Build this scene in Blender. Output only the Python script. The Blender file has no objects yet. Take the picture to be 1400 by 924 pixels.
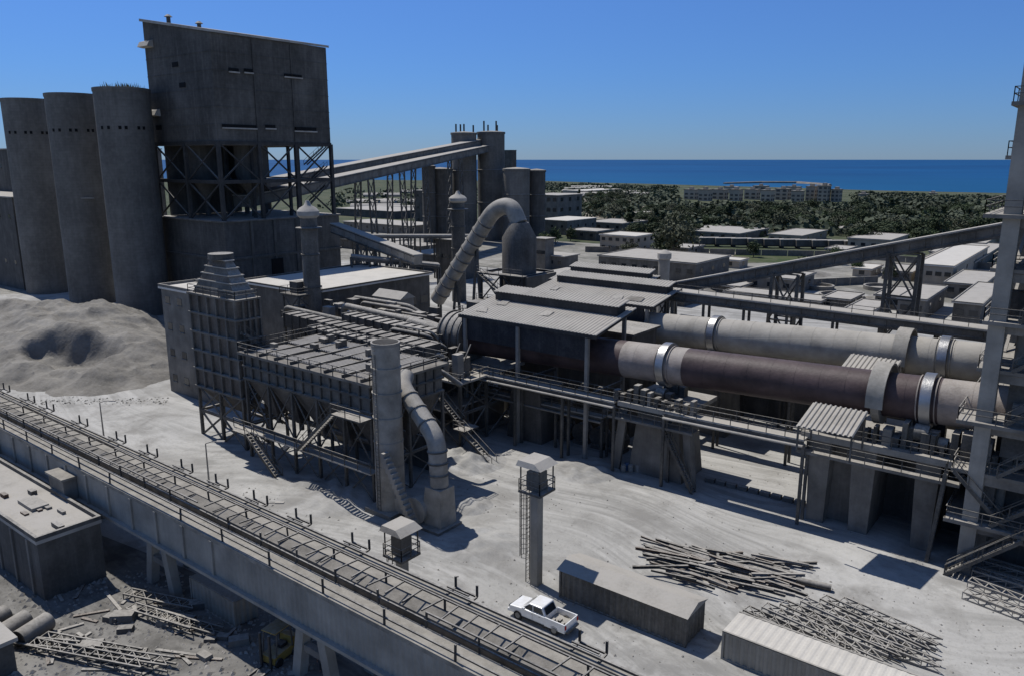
import bpy, math, random
from mathutils import Vector, noise, Matrix
random.seed(7)
R=math.radians
V=Vector
f=1072.;CX,CY=700.,462.;PIT=R(12.8);YAW=R(38);H=35.
sp,cp=math.sin(PIT),math.cos(PIT)
fh=V((-math.sin(YAW),math.cos(YAW),0));RT=V((math.cos(YAW),math.sin(YAW),0))
FW=fh*cp+V((0,0,-sp));UP=fh*sp+V((0,0,cp));CAM=V((0,0,H))
XA,YA,ZA=V((1,0,0)),V((0,1,0)),V((0,0,1))
def ray(px,py):return RT*((px-CX)/f)+FW+UP*((CY-py)/f)
def G(px,py,z=0.):
    d=ray(px,py);return CAM+d*((z-H)/d.z)
def AY(px,py,Y):
    d=ray(px,py);return CAM+d*(Y/d.y)
def DD(px,py,t):return CAM+ray(px,py)*t
def PX(P,d,px):
    u=(px-CX)/f;r=P-CAM;return (u*r.dot(FW)-r.dot(RT))/(d.dot(RT)-u*d.dot(FW))
def PY(P,d,py):
    v=(CY-py)/f;r=P-CAM;return (v*r.dot(FW)-r.dot(UP))/(d.dot(UP)-v*d.dot(FW))
def CF(r,w,z=0.):return RT*r+fh*w+V((0,0,z))
def fit(cx,cy,xl,xr,yt,z0=0.):
    C=G(cx,cy,z0);return C.x+PX(C,XA,xl),C.x,C.y,C.y+PX(C,YA,xr),z0,z0+PY(C,ZA,yt)
# ---------------------------------------------------------------- scene
S=bpy.context.scene;COL=S.collection
S.view_settings.view_transform='Standard';S.view_settings.look='None';S.view_settings.exposure=0
cam=bpy.data.cameras.new('camera');co=bpy.data.objects.new('camera',cam);COL.objects.link(co)
cam.sensor_width=36;cam.lens=f/1400*36;cam.clip_end=100000;co.location=CAM
co.rotation_euler=(R(90)-PIT,0,YAW);S.camera=co
SUN=V((-.5,.08,.86)).normalized()
sl=bpy.data.lights.new('sun','SUN');sl.energy=3.9;sl.angle=R(.5);sl.color=(1,.965,.91)
so=bpy.data.objects.new('sun',sl);COL.objects.link(so);so.rotation_euler=SUN.to_track_quat('Z','Y').to_euler();so.location=(0,0,90)
W=bpy.data.worlds.new('World');S.world=W;W.use_nodes=True
wn=W.node_tree.nodes;wl=W.node_tree.links;bg=wn['Background']
sk=wn.new('ShaderNodeTexSky');sk.sky_type='NISHITA';sk.sun_disc=False
sk.sun_elevation=math.asin(SUN.z);sk.sun_rotation=math.atan2(SUN.x,SUN.y);sk.dust_density=0;sk.air_density=1.0;sk.ozone_density=5.0;sk.altitude=50
tc=wn.new('ShaderNodeTexCoord');sx=wn.new('ShaderNodeSeparateXYZ');wl.new(tc.outputs['Generated'],sx.inputs[0])
rp=wn.new('ShaderNodeValToRGB');wl.new(sx.outputs[2],rp.inputs[0])
e=rp.color_ramp.elements;e[0].position=0;e[0].color=(.32,.49,.90,1);e[1].position=.6;e[1].color=(1.,.95,1.,1)
q=e.new(.1);q.color=(.38,.61,1.04,1);q=e.new(.3);q.color=(.56,.80,1.22,1)
mx=wn.new('ShaderNodeMix');mx.data_type='RGBA';mx.blend_type='MULTIPLY';mx.inputs[0].default_value=1
wl.new(sk.outputs[0],mx.inputs[6]);wl.new(rp.outputs[0],mx.inputs[7]);wl.new(mx.outputs[2],bg.inputs[0]);bg.inputs[1].default_value=.088
# ---------------------------------------------------------------- materials
def NT(name):
    m=bpy.data.materials.new(name);m.use_nodes=True;nt=m.node_tree
    return m,nt,nt.nodes,nt.links,nt.nodes['Principled BSDF']
def nz(nt,vec,sc,det=5,ro=.6,dis=0,out='Fac'):
    n=nt.nodes.new('ShaderNodeTexNoise');n.inputs['Scale'].default_value=sc;n.inputs['Detail'].default_value=det;n.inputs['Roughness'].default_value=ro;n.inputs['Distortion'].default_value=dis
    nt.links.new(vec,n.inputs['Vector']);return n.outputs[out]
def mr(nt,a,lo,hi,o0=0.,o1=1.):
    n=nt.nodes.new('ShaderNodeMapRange')
    for i,x in zip((1,2,3,4),(lo,hi,o0,o1)):n.inputs[i].default_value=x
    nt.links.new(a,n.inputs[0]);return n.outputs[0]
def ma(nt,op,a,b):
    n=nt.nodes.new('ShaderNodeMath');n.operation=op;n.use_clamp=False
    for i,x in enumerate((a,b)):
        if isinstance(x,(int,float)):n.inputs[i].default_value=x
        else:nt.links.new(x,n.inputs[i])
    return n.outputs[0]
def mc(nt,fac,a,b,bt='MIX'):
    n=nt.nodes.new('ShaderNodeMix');n.data_type='RGBA';n.blend_type=bt
    for i,x in ((0,fac),(6,a),(7,b)):
        if isinstance(x,(int,float)):n.inputs[i].default_value=x
        elif isinstance(x,tuple):n.inputs[i].default_value=(*x,1)
        else:nt.links.new(x,n.inputs[i])
    return n.outputs[2]
def mapv(nt,vec,s,rz=0):
    n=nt.nodes.new('ShaderNodeMapping');n.inputs['Scale'].default_value=s;n.inputs['Rotation'].default_value=(0,0,rz);nt.links.new(vec,n.inputs[0]);return n.outputs[0]
DC=(.41,.385,.345)
def mat(name,col,rough=.85,dust=.65,var=.25,sc=.35,metal=0.,bump=.2,streak=0.,side=.15,dc=DC,rings=0.,k=.6):
    m,nt,N,Lk,bs=NT(name);col=(col[0]*k*1.03,col[1]*k,col[2]*k*.95)
    g=N.new('ShaderNodeNewGeometry');P=g.outputs['Position']
    n1=nz(nt,P,sc,6);n2=nz(nt,P,sc*11,4)
    lo=tuple(c*(1-var) for c in col);hi=tuple(min(1,c*(1+var)) for c in col)
    c=mc(nt,mr(nt,n1,.3,.7),lo,hi)
    if streak:
        s=nz(nt,mapv(nt,P,(.8,.8,.06)),1.0,5,.7)
        c=mc(nt,mr(nt,s,.45,.78,0,streak),c,tuple(x*.45 for x in col))
        s2=nz(nt,mapv(nt,P,(1.3,1.3,.07)),1.0,5,.7)
        c=mc(nt,mr(nt,s2,.5,.8,0,streak*.75),c,tuple(x*.6 for x in dc))
    if rings:
        w=N.new('ShaderNodeTexWave');w.bands_direction='Z';w.inputs['Scale'].default_value=rings;w.inputs['Distortion'].default_value=.4;Lk.new(P,w.inputs['Vector'])
        c=mc(nt,mr(nt,w.outputs['Fac'],.0,.25,.2,0.),c,tuple(x*.6 for x in col))
    sx=N.new('ShaderNodeSeparateXYZ');Lk.new(g.outputs['Normal'],sx.inputs[0])
    up=mr(nt,sx.outputs[2],.2,.8)
    d=ma(nt,'MULTIPLY',up,mr(nt,n2,.25,.6,dust*.5,min(1,dust*1.25)))
    d=ma(nt,'MULTIPLY',d,mr(nt,n1,.25,.55,.5,1.))
    d=ma(nt,'ADD',d,ma(nt,'ADD',mr(nt,n2,.42,.8,0,side*.55),mr(nt,n1,.5,.75,0,side*.5)))
    c=mc(nt,d,c,dc)
    Lk.new(c,bs.inputs['Base Color']);bs.inputs['Roughness'].default_value=rough
    bs.inputs['Metallic'].default_value=metal
    if metal==0:bs.inputs['Specular IOR Level'].default_value=.25
    if bump:
        b=N.new('ShaderNodeBump');b.inputs['Strength'].default_value=bump;b.inputs['Distance'].default_value=.15
        Lk.new(nz(nt,P,sc*8,5),b.inputs['Height']);Lk.new(b.outputs[0],bs.inputs['Normal'])
    return m
conc=mat('concrete',(.27,.26,.24),streak=.5,var=.35,k=.62)
concl=mat('concrete_light',(.36,.35,.32),streak=.45,k=.76,side=.25)
concd=mat('concrete_dark',(.15,.145,.135),streak=.5,k=.6)
silom=mat('silo_concrete',(.24,.235,.22),streak=.45,sc=.1,rings=.45,dust=.8,k=.6,side=.3,var=.3)
clad=mat('tower_cladding',(.12,.117,.11),streak=.5,sc=.12,rings=.6,k=.68,side=.18,var=.35)
dusty=mat('dusty_roof',(.40,.385,.355),dust=.75,var=.28,side=.3,k=.88,sc=.45)
droof=mat('bright_roof',(.6,.585,.55),dust=.3,var=.16,k=1.)
steel=mat('steel_dusty',(.13,.128,.12),rough=.7,dust=.7,side=.3,k=.55)
steeld=mat('steel_dark',(.055,.055,.055),rough=.65,dust=.6,side=.12,k=.65)
steell=mat('steel_pale',(.3,.29,.27),rough=.7,dust=.8,side=.3,k=.74)
brownst=mat('brown_sheet',(.16,.14,.12),rough=.8,dust=.8,side=.35,streak=.5,k=.64)
casing=mat('casing_sheet',(.19,.183,.168),rough=.8,dust=.8,side=.35,streak=.5,k=.6)
hopm=mat('hopper_sheet',(.14,.13,.118),rough=.8,dust=.6,side=.22,streak=.5,k=.55)
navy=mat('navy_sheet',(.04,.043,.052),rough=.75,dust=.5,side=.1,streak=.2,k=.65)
ductm=mat('duct_sheet',(.33,.315,.285),rough=.7,dust=.6,side=.3,sc=.6,k=.82,var=.35)
kmar=mat('kiln_brown',(.058,.040,.041),rough=.55,dust=.32,side=.10,sc=.35,var=.45,dc=(.16,.125,.118),k=1)
kpink=mat('kiln_pink',(.32,.275,.25),rough=.7,dust=.5,sc=.5,k=.85,var=.35)
kbei=mat('kiln_beige',(.40,.385,.35),rough=.75,dust=.5,sc=.4,var=.28,k=.88)
tyre=mat('tyre_steel',(.35,.36,.38),rough=.4,dust=.15,metal=.8,side=.1,k=.9)
white=mat('white_paint',(.62,.6,.56),dust=.3,var=.12,side=.15,streak=.3,k=.8)
cream=mat('cream_wall',(.36,.32,.265),dust=.3,var=.15,streak=.2,k=1,dc=(.38,.35,.3))
town_m=mat('town_wall',(.40,.345,.275),dust=.5,var=.15,k=1,dc=(.38,.34,.28),bump=0,sc=.05)
dark=mat('dark_opening',(.012,.012,.013),dust=.1,side=.02,bump=0)
rust=mat('rusty_steel',(.12,.075,.05),dust=.6,side=.35,sc=.9,k=.8)
heapm=mat('heap_soil',(.165,.157,.142),dust=.3,var=.4,sc=.18,bump=.9,side=.45,dc=(.29,.275,.25),k=1.05)
rock=mat('rock',(.3,.29,.27),dust=.4,sc=1.5,k=.75)
corrm=mat('corrugated_sheet',(.29,.27,.235),rough=.65,dust=.8,side=.35,streak=.4,k=.8)
deckm=mat('deck_cover',(.20,.19,.172),rough=.85,dust=.35,var=.4,sc=.8,k=.72,dc=(.28,.26,.23),side=.4)
slabm=mat('deck_slab',(.27,.255,.225),rough=.9,dust=.4,var=.35,sc=.9,k=.85,dc=(.38,.355,.31),side=.4)
glass,_nt,_n,_l,_b=NT('dark_glass');_b.inputs['Base Color'].default_value=(.02,.025,.03,1);_b.inputs['Roughness'].default_value=.15
rub=mat('rubber',(.02,.02,.02),dust=.3,side=.15,bump=0,k=1)
carp,_nt,_n,_l,_b=NT('white_car_paint');_b.inputs['Roughness'].default_value=.3;_b.inputs['Coat Weight'].default_value=.4
_g=_n.new('ShaderNodeNewGeometry');_l.new(mc(_nt,mr(_nt,nz(_nt,_g.outputs['Position'],2.5,4),.3,.7),(.72,.71,.68),(.84,.84,.83)),_b.inputs['Base Color'])
redl=mat('red_lens',(.4,.02,.02),dust=0,side=0,bump=0,k=1)
blued=mat('blue_drum',(.05,.12,.25),dust=.4,k=1)
yel=mat('faded_yellow',(.35,.25,.06),dust=.5,k=.8)
cloth=mat('blue_cloth',(.06,.08,.14),dust=.1,bump=0,k=1);cloth2=mat('dark_cloth',(.04,.04,.045),dust=.1,bump=0,k=1);skin=mat('skin',(.35,.2,.14),dust=0,bump=0,side=0,k=1);hair=mat('hair',(.02,.015,.01),dust=0,bump=0,side=0,k=1)
leafs=[mat('leaf_dark',(.042,.062,.03),dust=.2,sc=.25,var=.5,bump=0,side=.05,dc=(.13,.14,.09),k=1),mat('leaf_olive',(.07,.08,.05),dust=.25,sc=.25,var=.5,bump=0,side=.08,dc=(.17,.17,.12),k=1),mat('leaf_green',(.052,.082,.035),dust=.2,sc=.25,var=.45,bump=0,side=.05,dc=(.13,.15,.08),k=1)]
bark=mat('bark',(.1,.08,.06),dust=.1,k=1)
# ---------------------------------------------------------------- mesh builder
ORG={}
class MB:
    def __init__(s):s.v=[];s.f=[]
    def add(s,vs,fs):
        o=len(s.v);s.v+=[V(x) for x in vs];s.f+=[tuple(i+o for i in q) for q in fs];return s
    def box(s,x0,x1,y0,y1,z0,z1):return s.frus(x0,x1,y0,y1,z0,x0,x1,y0,y1,z1)
    def frus(s,a0,a1,b0,b1,z0,c0,c1,d0,d1,z1):
        return s.add([(a0,b0,z0),(a1,b0,z0),(a1,b1,z0),(a0,b1,z0),(c0,d0,z1),(c1,d0,z1),(c1,d1,z1),(c0,d1,z1)],
            [(0,3,2,1),(4,5,6,7),(0,1,5,4),(1,2,6,5),(2,3,7,6),(3,0,4,7)])
    def bar(s,p,q,w,h=None):
        p=V(p);q=V(q);h=h or w;d=(q-p)
        if d.length<1e-5:return s
        d.normalize();a=d.cross(ZA)
        if a.length<.05:a=XA.copy();a=(a-d*a.dot(d))
        a.normalize();b=a.cross(d).normalized();a=a*(w/2);b=b*(h/2)
        return s.add([p-a-b,p+a-b,p+a+b,p-a+b,q-a-b,q+a-b,q+a+b,q-a+b],[(0,3,2,1),(4,5,6,7),(0,1,5,4),(1,2,6,5),(2,3,7,6),(3,0,4,7)])
    def pipe(s,pts,rs,n=16,caps=True):
        pts=[V(p) for p in pts]
        if not isinstance(rs,(list,tuple)):rs=[rs]*len(pts)
        k=len(pts);a=None;vs=[];fs=[]
        for i,p in enumerate(pts):
            t=(pts[min(i+1,k-1)]-pts[max(i-1,0)]).normalized()
            if a is None:
                a=t.cross(ZA)
                if a.length<.05:a=XA-t*t.x
            a=(a-t*a.dot(t)).normalized();b=t.cross(a)
            for j in range(n):
                an=2*math.pi*j/n;vs.append(p+(a*math.cos(an)+b*math.sin(an))*rs[i])
        for i in range(k-1):
            for j in range(n):
                j2=(j+1)%n;fs.append((i*n+j,i*n+j2,(i+1)*n+j2,(i+1)*n+j))
        if caps:fs.append(tuple(range(n-1,-1,-1)));fs.append(tuple((k-1)*n+j for j in range(n)))
        return s.add(vs,fs)
    def cyl(s,p,q,r,r1=None,n=18):return s.pipe([p,q],[r,r if r1 is None else r1],n)
    def lathe(s,c,prof,n=24):
        vs=[];fs=[];k=len(prof)
        for r,z in prof:
            for j in range(n):
                an=2*math.pi*j/n;vs.append((c[0]+r*math.cos(an),c[1]+r*math.sin(an),z))
        for i in range(k-1):
            for j in range(n):
                j2=(j+1)%n;fs.append((i*n+j,i*n+j2,(i+1)*n+j2,(i+1)*n+j))
        fs.append(tuple(range(n-1,-1,-1)));fs.append(tuple((k-1)*n+j for j in range(n)))
        return s.add(vs,fs)
    def prism(s,poly,d):
        n=len(poly);d=V(d);P=[V(p) for p in poly]
        return s.add(P+[p+d for p in P],[tuple(range(n-1,-1,-1)),tuple(range(n,2*n))]+[(i,(i+1)%n,(i+1)%n+n,i+n) for i in range(n)])
    def sheet(s,o,U,Vv,pitch,amp,N,th=.04):
        o=V(o);U=V(U);Vv=V(Vv);N=V(N).normalized();L=U.length;n=max(2,int(L/pitch));u=U/L;vs=[];fs=[];pts=[]
        for i in range(n):
            b=i*L/n;w=L/n
            for fr,h in ((0,0),(.3,0),(.5,1),(.8,1)):pts.append((b+w*fr,h*amp))
        pts.append((L,0))
        for x,h in pts:
            for k in (0,1):
                p=o+u*x+N*h+Vv*k;vs.append(p);vs.append(p-N*th)
        for i in range(len(pts)-1):
            a=i*4;b=a+4;fs+=[(a,b,b+2,a+2),(a+1,a+3,b+3,b+1),(a,a+1,b+1,b),(a+2,b+2,b+3,a+3)]
        return s.add(vs,fs)
    def build(s,name,m,parent=None,smooth=None,bev=0):
        if parent is not None:org=ORG[parent.name]
        else:
            xs=[v.x for v in s.v];ys=[v.y for v in s.v];zs=[v.z for v in s.v]
            org=V(((min(xs)+max(xs))/2,(min(ys)+max(ys))/2,min(zs)))
        me=bpy.data.meshes.new(name);me.from_pydata([v-org for v in s.v],[],s.f);me.materials.append(m)
        if smooth:
            me.shade_smooth();me.set_sharp_from_angle(angle=R(smooth if smooth>1 else 40))
        o=bpy.data.objects.new(name,me);COL.objects.link(o)
        if parent is not None:o.parent=parent
        else:o.location=org
        ORG[o.name]=org
        if bev:
            b=o.modifiers.new('bevel','BEVEL');b.width=bev;b.segments=2;b.limit_method='ANGLE'
        return o
def tag(o,label,cat,group=None):
    o['label']=label;o['category']=cat
    if group:o['group']=group
    return o
def T(name,label,cat,loc,group=None):
    o=bpy.data.objects.new(name,None);COL.objects.link(o);o.location=V(loc);ORG[o.name]=V(loc);o.empty_display_size=.5
    return tag(o,label,cat,group)
def stru(o):o['kind']='structure';return o
def Bx(r,n,m,*a):return MB().box(*a).build(n,m,r)
def Ba(r,n,m,p,q,w,h=None):return MB().bar(p,q,w,h).build(n,m,r)
def Cy(r,n,m,p,q,a,b=None,k=18):return MB().cyl(p,q,a,b,k).build(n,m,r,smooth=40)
def dup(root,loc,rz=0,label=None,group=None,sc=None):
    r=root.copy();COL.objects.link(r);r.location=V(loc);r.rotation_euler=(0,0,rz);ORG[r.name]=V(loc)
    if sc:r.scale=sc
    if label:r['label']=label
    if group:r['group']=group
    for ch in list(root.children):
        c=ch.copy();COL.objects.link(c);c.parent=r
        for g in ch.children:
            d=g.copy();COL.objects.link(d);d.parent=c
    return r
def rnd(pts,rad,k=7):
    pts=[V(p) for p in pts];out=[pts[0]]
    for i in range(1,len(pts)-1):
        a,b,c=pts[i-1],pts[i],pts[i+1];r1=min(rad,(a-b).length*.49);r2=min(rad,(c-b).length*.49)
        p=b+(a-b).normalized()*r1;q=b+(c-b).normalized()*r2
        for j in range(k+1):
            t=j/k;out.append(p*(1-t)**2+b*2*t*(1-t)+q*t*t)
    return out+[pts[-1]]
def rail(r,pts,h=1.1,spc=2.4,w=.07,m=None):
    m=m or steel;pts=[V(p) for p in pts]
    for a,b in zip(pts,pts[1:]):
        L=(b-a).length;n=max(1,round(L/spc))
        for i in range(n+1):
            p=a+(b-a)*(i/n);Ba(r,'post',m,p,p+ZA*h,w)
        for hh in (h,h*.55):Ba(r,'rail',m,a+ZA*hh,b+ZA*hh,w*.9)
def stair(r,p,q,w=.9,m=None):
    m=m or steel;p=V(p);q=V(q);d=q-p;hd=V((d.x,d.y,0)).normalized();sd=V((-hd.y,hd.x,0))*w/2
    b=MB();b.bar(p-sd,q-sd,.08,.3);b.bar(p+sd,q+sd,.08,.3)
    n=max(3,int(abs(d.z)/.25))
    for i in range(1,n):
        c=p+d*(i/n);b.bar(c-sd,c+sd,.28,.05)
    b.build('stair_flight',m,r)
    for k in (-1,1):
        h=MB();h.bar(p+sd*k+ZA*1,q+sd*k+ZA*1,.06)
        for i in range(0,5):
            c=p+d*(i/4)+sd*k;h.bar(c,c+ZA,.06)
        h.build('handrail',m,r)
def frame(r,xs,ys,zs,m,w=.35,brace=True,bw=None,faces='YX'):
    bw=bw or w*.6
    for x in xs:
        for y in ys:Ba(r,'column',m,(x,y,zs[0]),(x,y,zs[-1]),w)
    for z in zs[1:]:
        for y in (ys[0],ys[-1]):Ba(r,'beam',m,(xs[0],y,z),(xs[-1],y,z),w*.7,w)
        for x in (xs[0],xs[-1]):Ba(r,'beam',m,(x,ys[0],z),(x,ys[-1],z),w*.7,w)
    if brace:
        for z0,z1 in zip(zs,zs[1:]):
            if 'Y' in faces:
                for a,b in zip(xs,xs[1:]):
                    Ba(r,'brace',m,(a,ys[0],z0),(b,ys[0],z1),bw);Ba(r,'brace',m,(b,ys[0]+.02,z0),(a,ys[0]+.02,z1),bw)
            if 'X' in faces:
                for a,b in zip(ys,ys[1:]):
                    Ba(r,'brace',m,(xs[-1],a,z0),(xs[-1],b,z1),bw);Ba(r,'brace',m,(xs[-1]+.02,b,z0),(xs[-1]+.02,a,z1),bw)
def building(name,label,cat,bx,wm,rm,wy=(0,0),wx=(0,0),over=.25,pitch=0,group=None,par=0,ws=(1.2,1.1)):
    x0,x1,y0,y1,z0,z1=bx;r=T(name,label,cat,((x0+x1)/2,(y0+y1)/2,z0),group)
    Bx(r,'wall',wm,x0,x1,y0,y1,z0,z1)
    if pitch:
        m=MB()
        if (x1-x0)>(y1-y0):
            yc=(y0+y1)/2;m.prism([(x0-over,y0-over,z1),(x0-over,yc,z1+pitch),(x0-over,y1+over,z1)],(x1-x0+2*over,0,0))
        else:
            xc=(x0+x1)/2;m.prism([(x0-over,y0-over,z1),(x1+over,y0-over,z1),(xc,y0-over,z1+pitch)],(0,y1-y0+2*over,0))
        m.build('roof',rm,r)
    else:
        Bx(r,'roof',rm,x0-over,x1+over,y0-over,y1+over,z1,z1+.3)
        if par:
            m=MB();t=.25
            m.box(x0-over,x1+over,y0-over,y0-over+t,z1+.3,z1+.3+par).box(x0-over,x1+over,y1+over-t,y1+over,z1+.3,z1+.3+par)
            m.box(x0-over,x0-over+t,y0-over+t,y1+over-t,z1+.3,z1+.3+par).box(x1+over-t,x1+over,y0-over+t,y1+over-t,z1+.3,z1+.3+par);m.build('parapet',wm,r)
    ww,wh=ws
    def win(a,b,c,d,e,g):return Bx(r,'window',glass,a,b,c,d,e,g)
    nx,nl=wy
    for k in range(nl):
        zc=z0+(z1-z0)*(k+.6)/nl
        for i in range(nx):
            xc=x0+(x1-x0)*(i+.5)/nx;w=win(xc-ww/2,xc+ww/2,y0-.05,y0+.05,zc-wh/2,zc+wh/2);Bx(w,'sill',wm,xc-ww/2-.1,xc+ww/2+.1,y0-.18,y0-.051,zc-wh/2-.12,zc-wh/2)
    ny,nl=wx
    for k in range(nl):
        zc=z0+(z1-z0)*(k+.6)/nl
        for i in range(ny):
            yc=y0+(y1-y0)*(i+.5)/ny;w=win(x1-.05,x1+.05,yc-ww/2,yc+ww/2,zc-wh/2,zc+wh/2);Bx(w,'sill',wm,x1+.051,x1+.18,yc-ww/2-.1,yc+ww/2+.1,zc-wh/2-.12,zc-wh/2)
    return r
# ---------------------------------------------------------------- ground, sea
def groundmat(name,c0,c1,c2,tracks):
    m,nt,N,Lk,bs=NT(name);g=N.new('ShaderNodeNewGeometry');P=g.outputs['Position']
    a=nz(nt,P,.03,7,.6,.6);b=nz(nt,P,.13,8,.66,.6);d=nz(nt,P,2.5,6,.75)
    c=mc(nt,mr(nt,a,.40,.60),c0,c1);c=mc(nt,mr(nt,b,.48,.64,0,.85),c,c2);c=mc(nt,mr(nt,d,.5,.75,0,.4),c,tuple(x*.65 for x in c2))
    e2=nz(nt,P,.6,7,.75,.4);c=mc(nt,mr(nt,e2,.55,.72,0,.6),c,tuple(x*.75 for x in c2))
    if tracks:
        def vm(op,a_,b_):
            n=N.new('ShaderNodeVectorMath');n.operation=op
            for i,x in enumerate((a_,b_)):
                if isinstance(x,tuple):n.inputs[i].default_value=x
                elif isinstance(x,float):n.inputs[3].default_value=x
                else:Lk.new(x,n.inputs[i])
            return n.outputs[0]
        wv=vm('ADD',P,vm('SCALE',vm('SUBTRACT',nz(nt,P,.014,2,.5,0,'Color'),(.5,.5,.5)),55.))
        msk=mr(nt,nz(nt,P,.05,3),.42,.6,.25,1.)
        for s,rz,amt in (((.01,.45,.5),R(3),.5),((.015,1.6,.5),R(8),.6),((.02,1.9,.5),R(-14),.45),((.012,.3,.5),R(-20),.35)):
            t=nz(nt,mapv(nt,wv,s,rz),1.,4,.55);c=mc(nt,ma(nt,'MULTIPLY',mr(nt,t,.50,.62,0,amt),msk),c,tuple(x*.62 for x in c0))
        t=nz(nt,mapv(nt,wv,(.012,.4,.5),R(5)),1.3,4,.6);c=mc(nt,mr(nt,t,.54,.7,0,.6),c,tuple(min(1,x*1.12) for x in c1))
    Lk.new(c,bs.inputs['Base Color']);bs.inputs['Roughness'].default_value=.95;bs.inputs['Specular IOR Level'].default_value=.12
    bp=N.new('ShaderNodeBump');bp.inputs['Strength'].default_value=.45;bp.inputs['Distance'].default_value=.3;Lk.new(ma(nt,'ADD',b,ma(nt,'MULTIPLY',d,.3)),bp.inputs['Height']);Lk.new(bp.outputs[0],bs.inputs['Normal'])
    return m
gm=groundmat('far_land',(.07,.085,.05),(.11,.115,.075),(.045,.06,.03),False)
ym=groundmat('yard_dust',(.39,.38,.355),(.48,.47,.445),(.26,.25,.232),True)
ymf=groundmat('far_yard',(.26,.25,.222),(.36,.345,.312),(.14,.138,.115),True)
ym2=groundmat('side_yard',(.17,.163,.15),(.25,.24,.22),(.095,.09,.082),True)
shore=[(-6000,2600),(-1500,1500),(-300,1420),(50,1330),(140,1240),(230,1150),(330,1040),(430,930),(530,850),(700,760),(1200,600),(4000,300)]
pts=[CF(-6000,-80),CF(4000,-80)]
sh=[]
for (a,b),(c,d) in zip(shore,shore[1:]):
    for i in range(6):
        t=i/6;x=a+(c-a)*t;y=b+(d-b)*t;sh.append((x,y+noise.noise(V((x*.01,y*.01,0)))*18))
sh.append(shore[-1])
poly=pts+[CF(x,y) for x,y in reversed(sh)]
stru(MB().add(poly,[tuple(range(len(poly)))]).build('ground',gm))
n=len(sh);bm_=MB();bm_.add([CF(x,y-3,.02) for x,y in sh]+[CF(x,y+14,-1.6) for x,y in sh],[(i,i+1,n+i+1,n+i) for i in range(n-1)])
stru(bm_.build('beach',mat('sand',(.3,.27,.22),dust=.1,k=1)))
m,nt,N,Lk,bs=NT('sea_water');g=N.new('ShaderNodeNewGeometry')
c=mc(nt,mr(nt,nz(nt,mapv(nt,g.outputs['Position'],(.0012,.0012,1)),1.,4),.35,.65),(.004,.052,.155),(.006,.075,.205))
vl=N.new('ShaderNodeVectorMath');vl.operation='LENGTH';Lk.new(g.outputs['Position'],vl.inputs[0])
c=mc(nt,mr(nt,vl.outputs['Value'],700,2400,.4,0),c,(.012,.13,.25))
Lk.new(c,bs.inputs['Base Color']);bs.inputs['Roughness'].default_value=.55;bs.inputs['Specular IOR Level'].default_value=.08
b_=N.new('ShaderNodeBump');b_.inputs['Strength'].default_value=.4;b_.inputs['Distance'].default_value=1;Lk.new(nz(nt,g.outputs['Position'],.08,5),b_.inputs['Height']);Lk.new(b_.outputs[0],bs.inputs['Normal'])
stru(MB().add([CF(-90000,250,-1.5),CF(90000,250,-1.5),CF(90000,95000,-1.5),CF(-90000,95000,-1.5)],[(0,1,2,3)]).build('sea',m))
yf=[G(*p,.015) for p in ((2300,470),(1900,405),(1400,362),(1180,350),(1000,354),(860,336),(560,318),(300,312),(-100,330),(-700,380),(-700,480))]
stru(MB().add(yf,[tuple(range(len(yf)))]).build('far_yard_ground',ymf))
yd=[CF(-260,-60,.03),CF(90,-60,.03),CF(140,60,.03)]+[G(*p,.03) for p in ((1900,460),(1400,425),(1150,400),(930,392),(780,372),(560,360),(300,350),(60,400),(-300,420))]
stru(MB().add(yd,[tuple(range(len(yd)))]).build('yard_ground',ym))
sy=[G(*p,.05) for p in ((-260,640),(60,700),(250,775),(420,850),(640,960),(700,1500),(-900,1500))]
stru(MB().add(sy,[tuple(range(len(sy)))]).build('gravel_ground',ym2))
# heap
def heaph(x,y):
    p=0
    for a,b,h,s in ((-146,61,6.2,9),(-163,67,6,10),(-133,64,5.4,7),(-176,60,4.8,12),(-190,52,6,14),(-150,48,3.2,9),(-160,76,3.5,7),(-128,55,2.4,6)):
        p+=h*math.exp(-((x-a)**2+(y-b)**2)/(2*s*s))
    core=min(1,max(0,p-1.6)/1.5);w=noise.noise(V((x*.2,y*.2,9)))*1.6
    for a,b,h,s in ((-135,57,5.2,4.0),(-142,54,4.,3.4)):
        r=(math.hypot((x-a)/1.5,y-b)+w)/s;p-=h*math.exp(-max(0,r)**4)
    n=noise.fractal(V((x*.12,y*.12,0)),.8,2.2,7);n2=abs(noise.noise(V((x*.16,y*.16,4))))
    v=p*.72-1.0+(n*1.3+n2*.8)*min(1,max(0,p)/3)
    return max(v,.12*core+.5*core*abs(n)-.2*(1-core)) if core>0 else v
hb=MB();x0,x1,y0,y1=-230,-112,20,88;nx,ny=260,150
for j in range(ny+1):
    for i in range(nx+1):
        x=x0+(x1-x0)*i/nx;y=y0+(y1-y0)*j/ny;hb.v.append(V((x,y,heaph(x,y) if 0<i<nx and 0<j<ny else -1)))
hb.f=[(j*(nx+1)+i,j*(nx+1)+i+1,(j+1)*(nx+1)+i+1,(j+1)*(nx+1)+i) for j in range(ny) for i in range(nx)]
tag(hb.build('soil_heap',heapm,None,smooth=25),'huge uneven grey heap of raw material in front of the round silos','heap')
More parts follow.
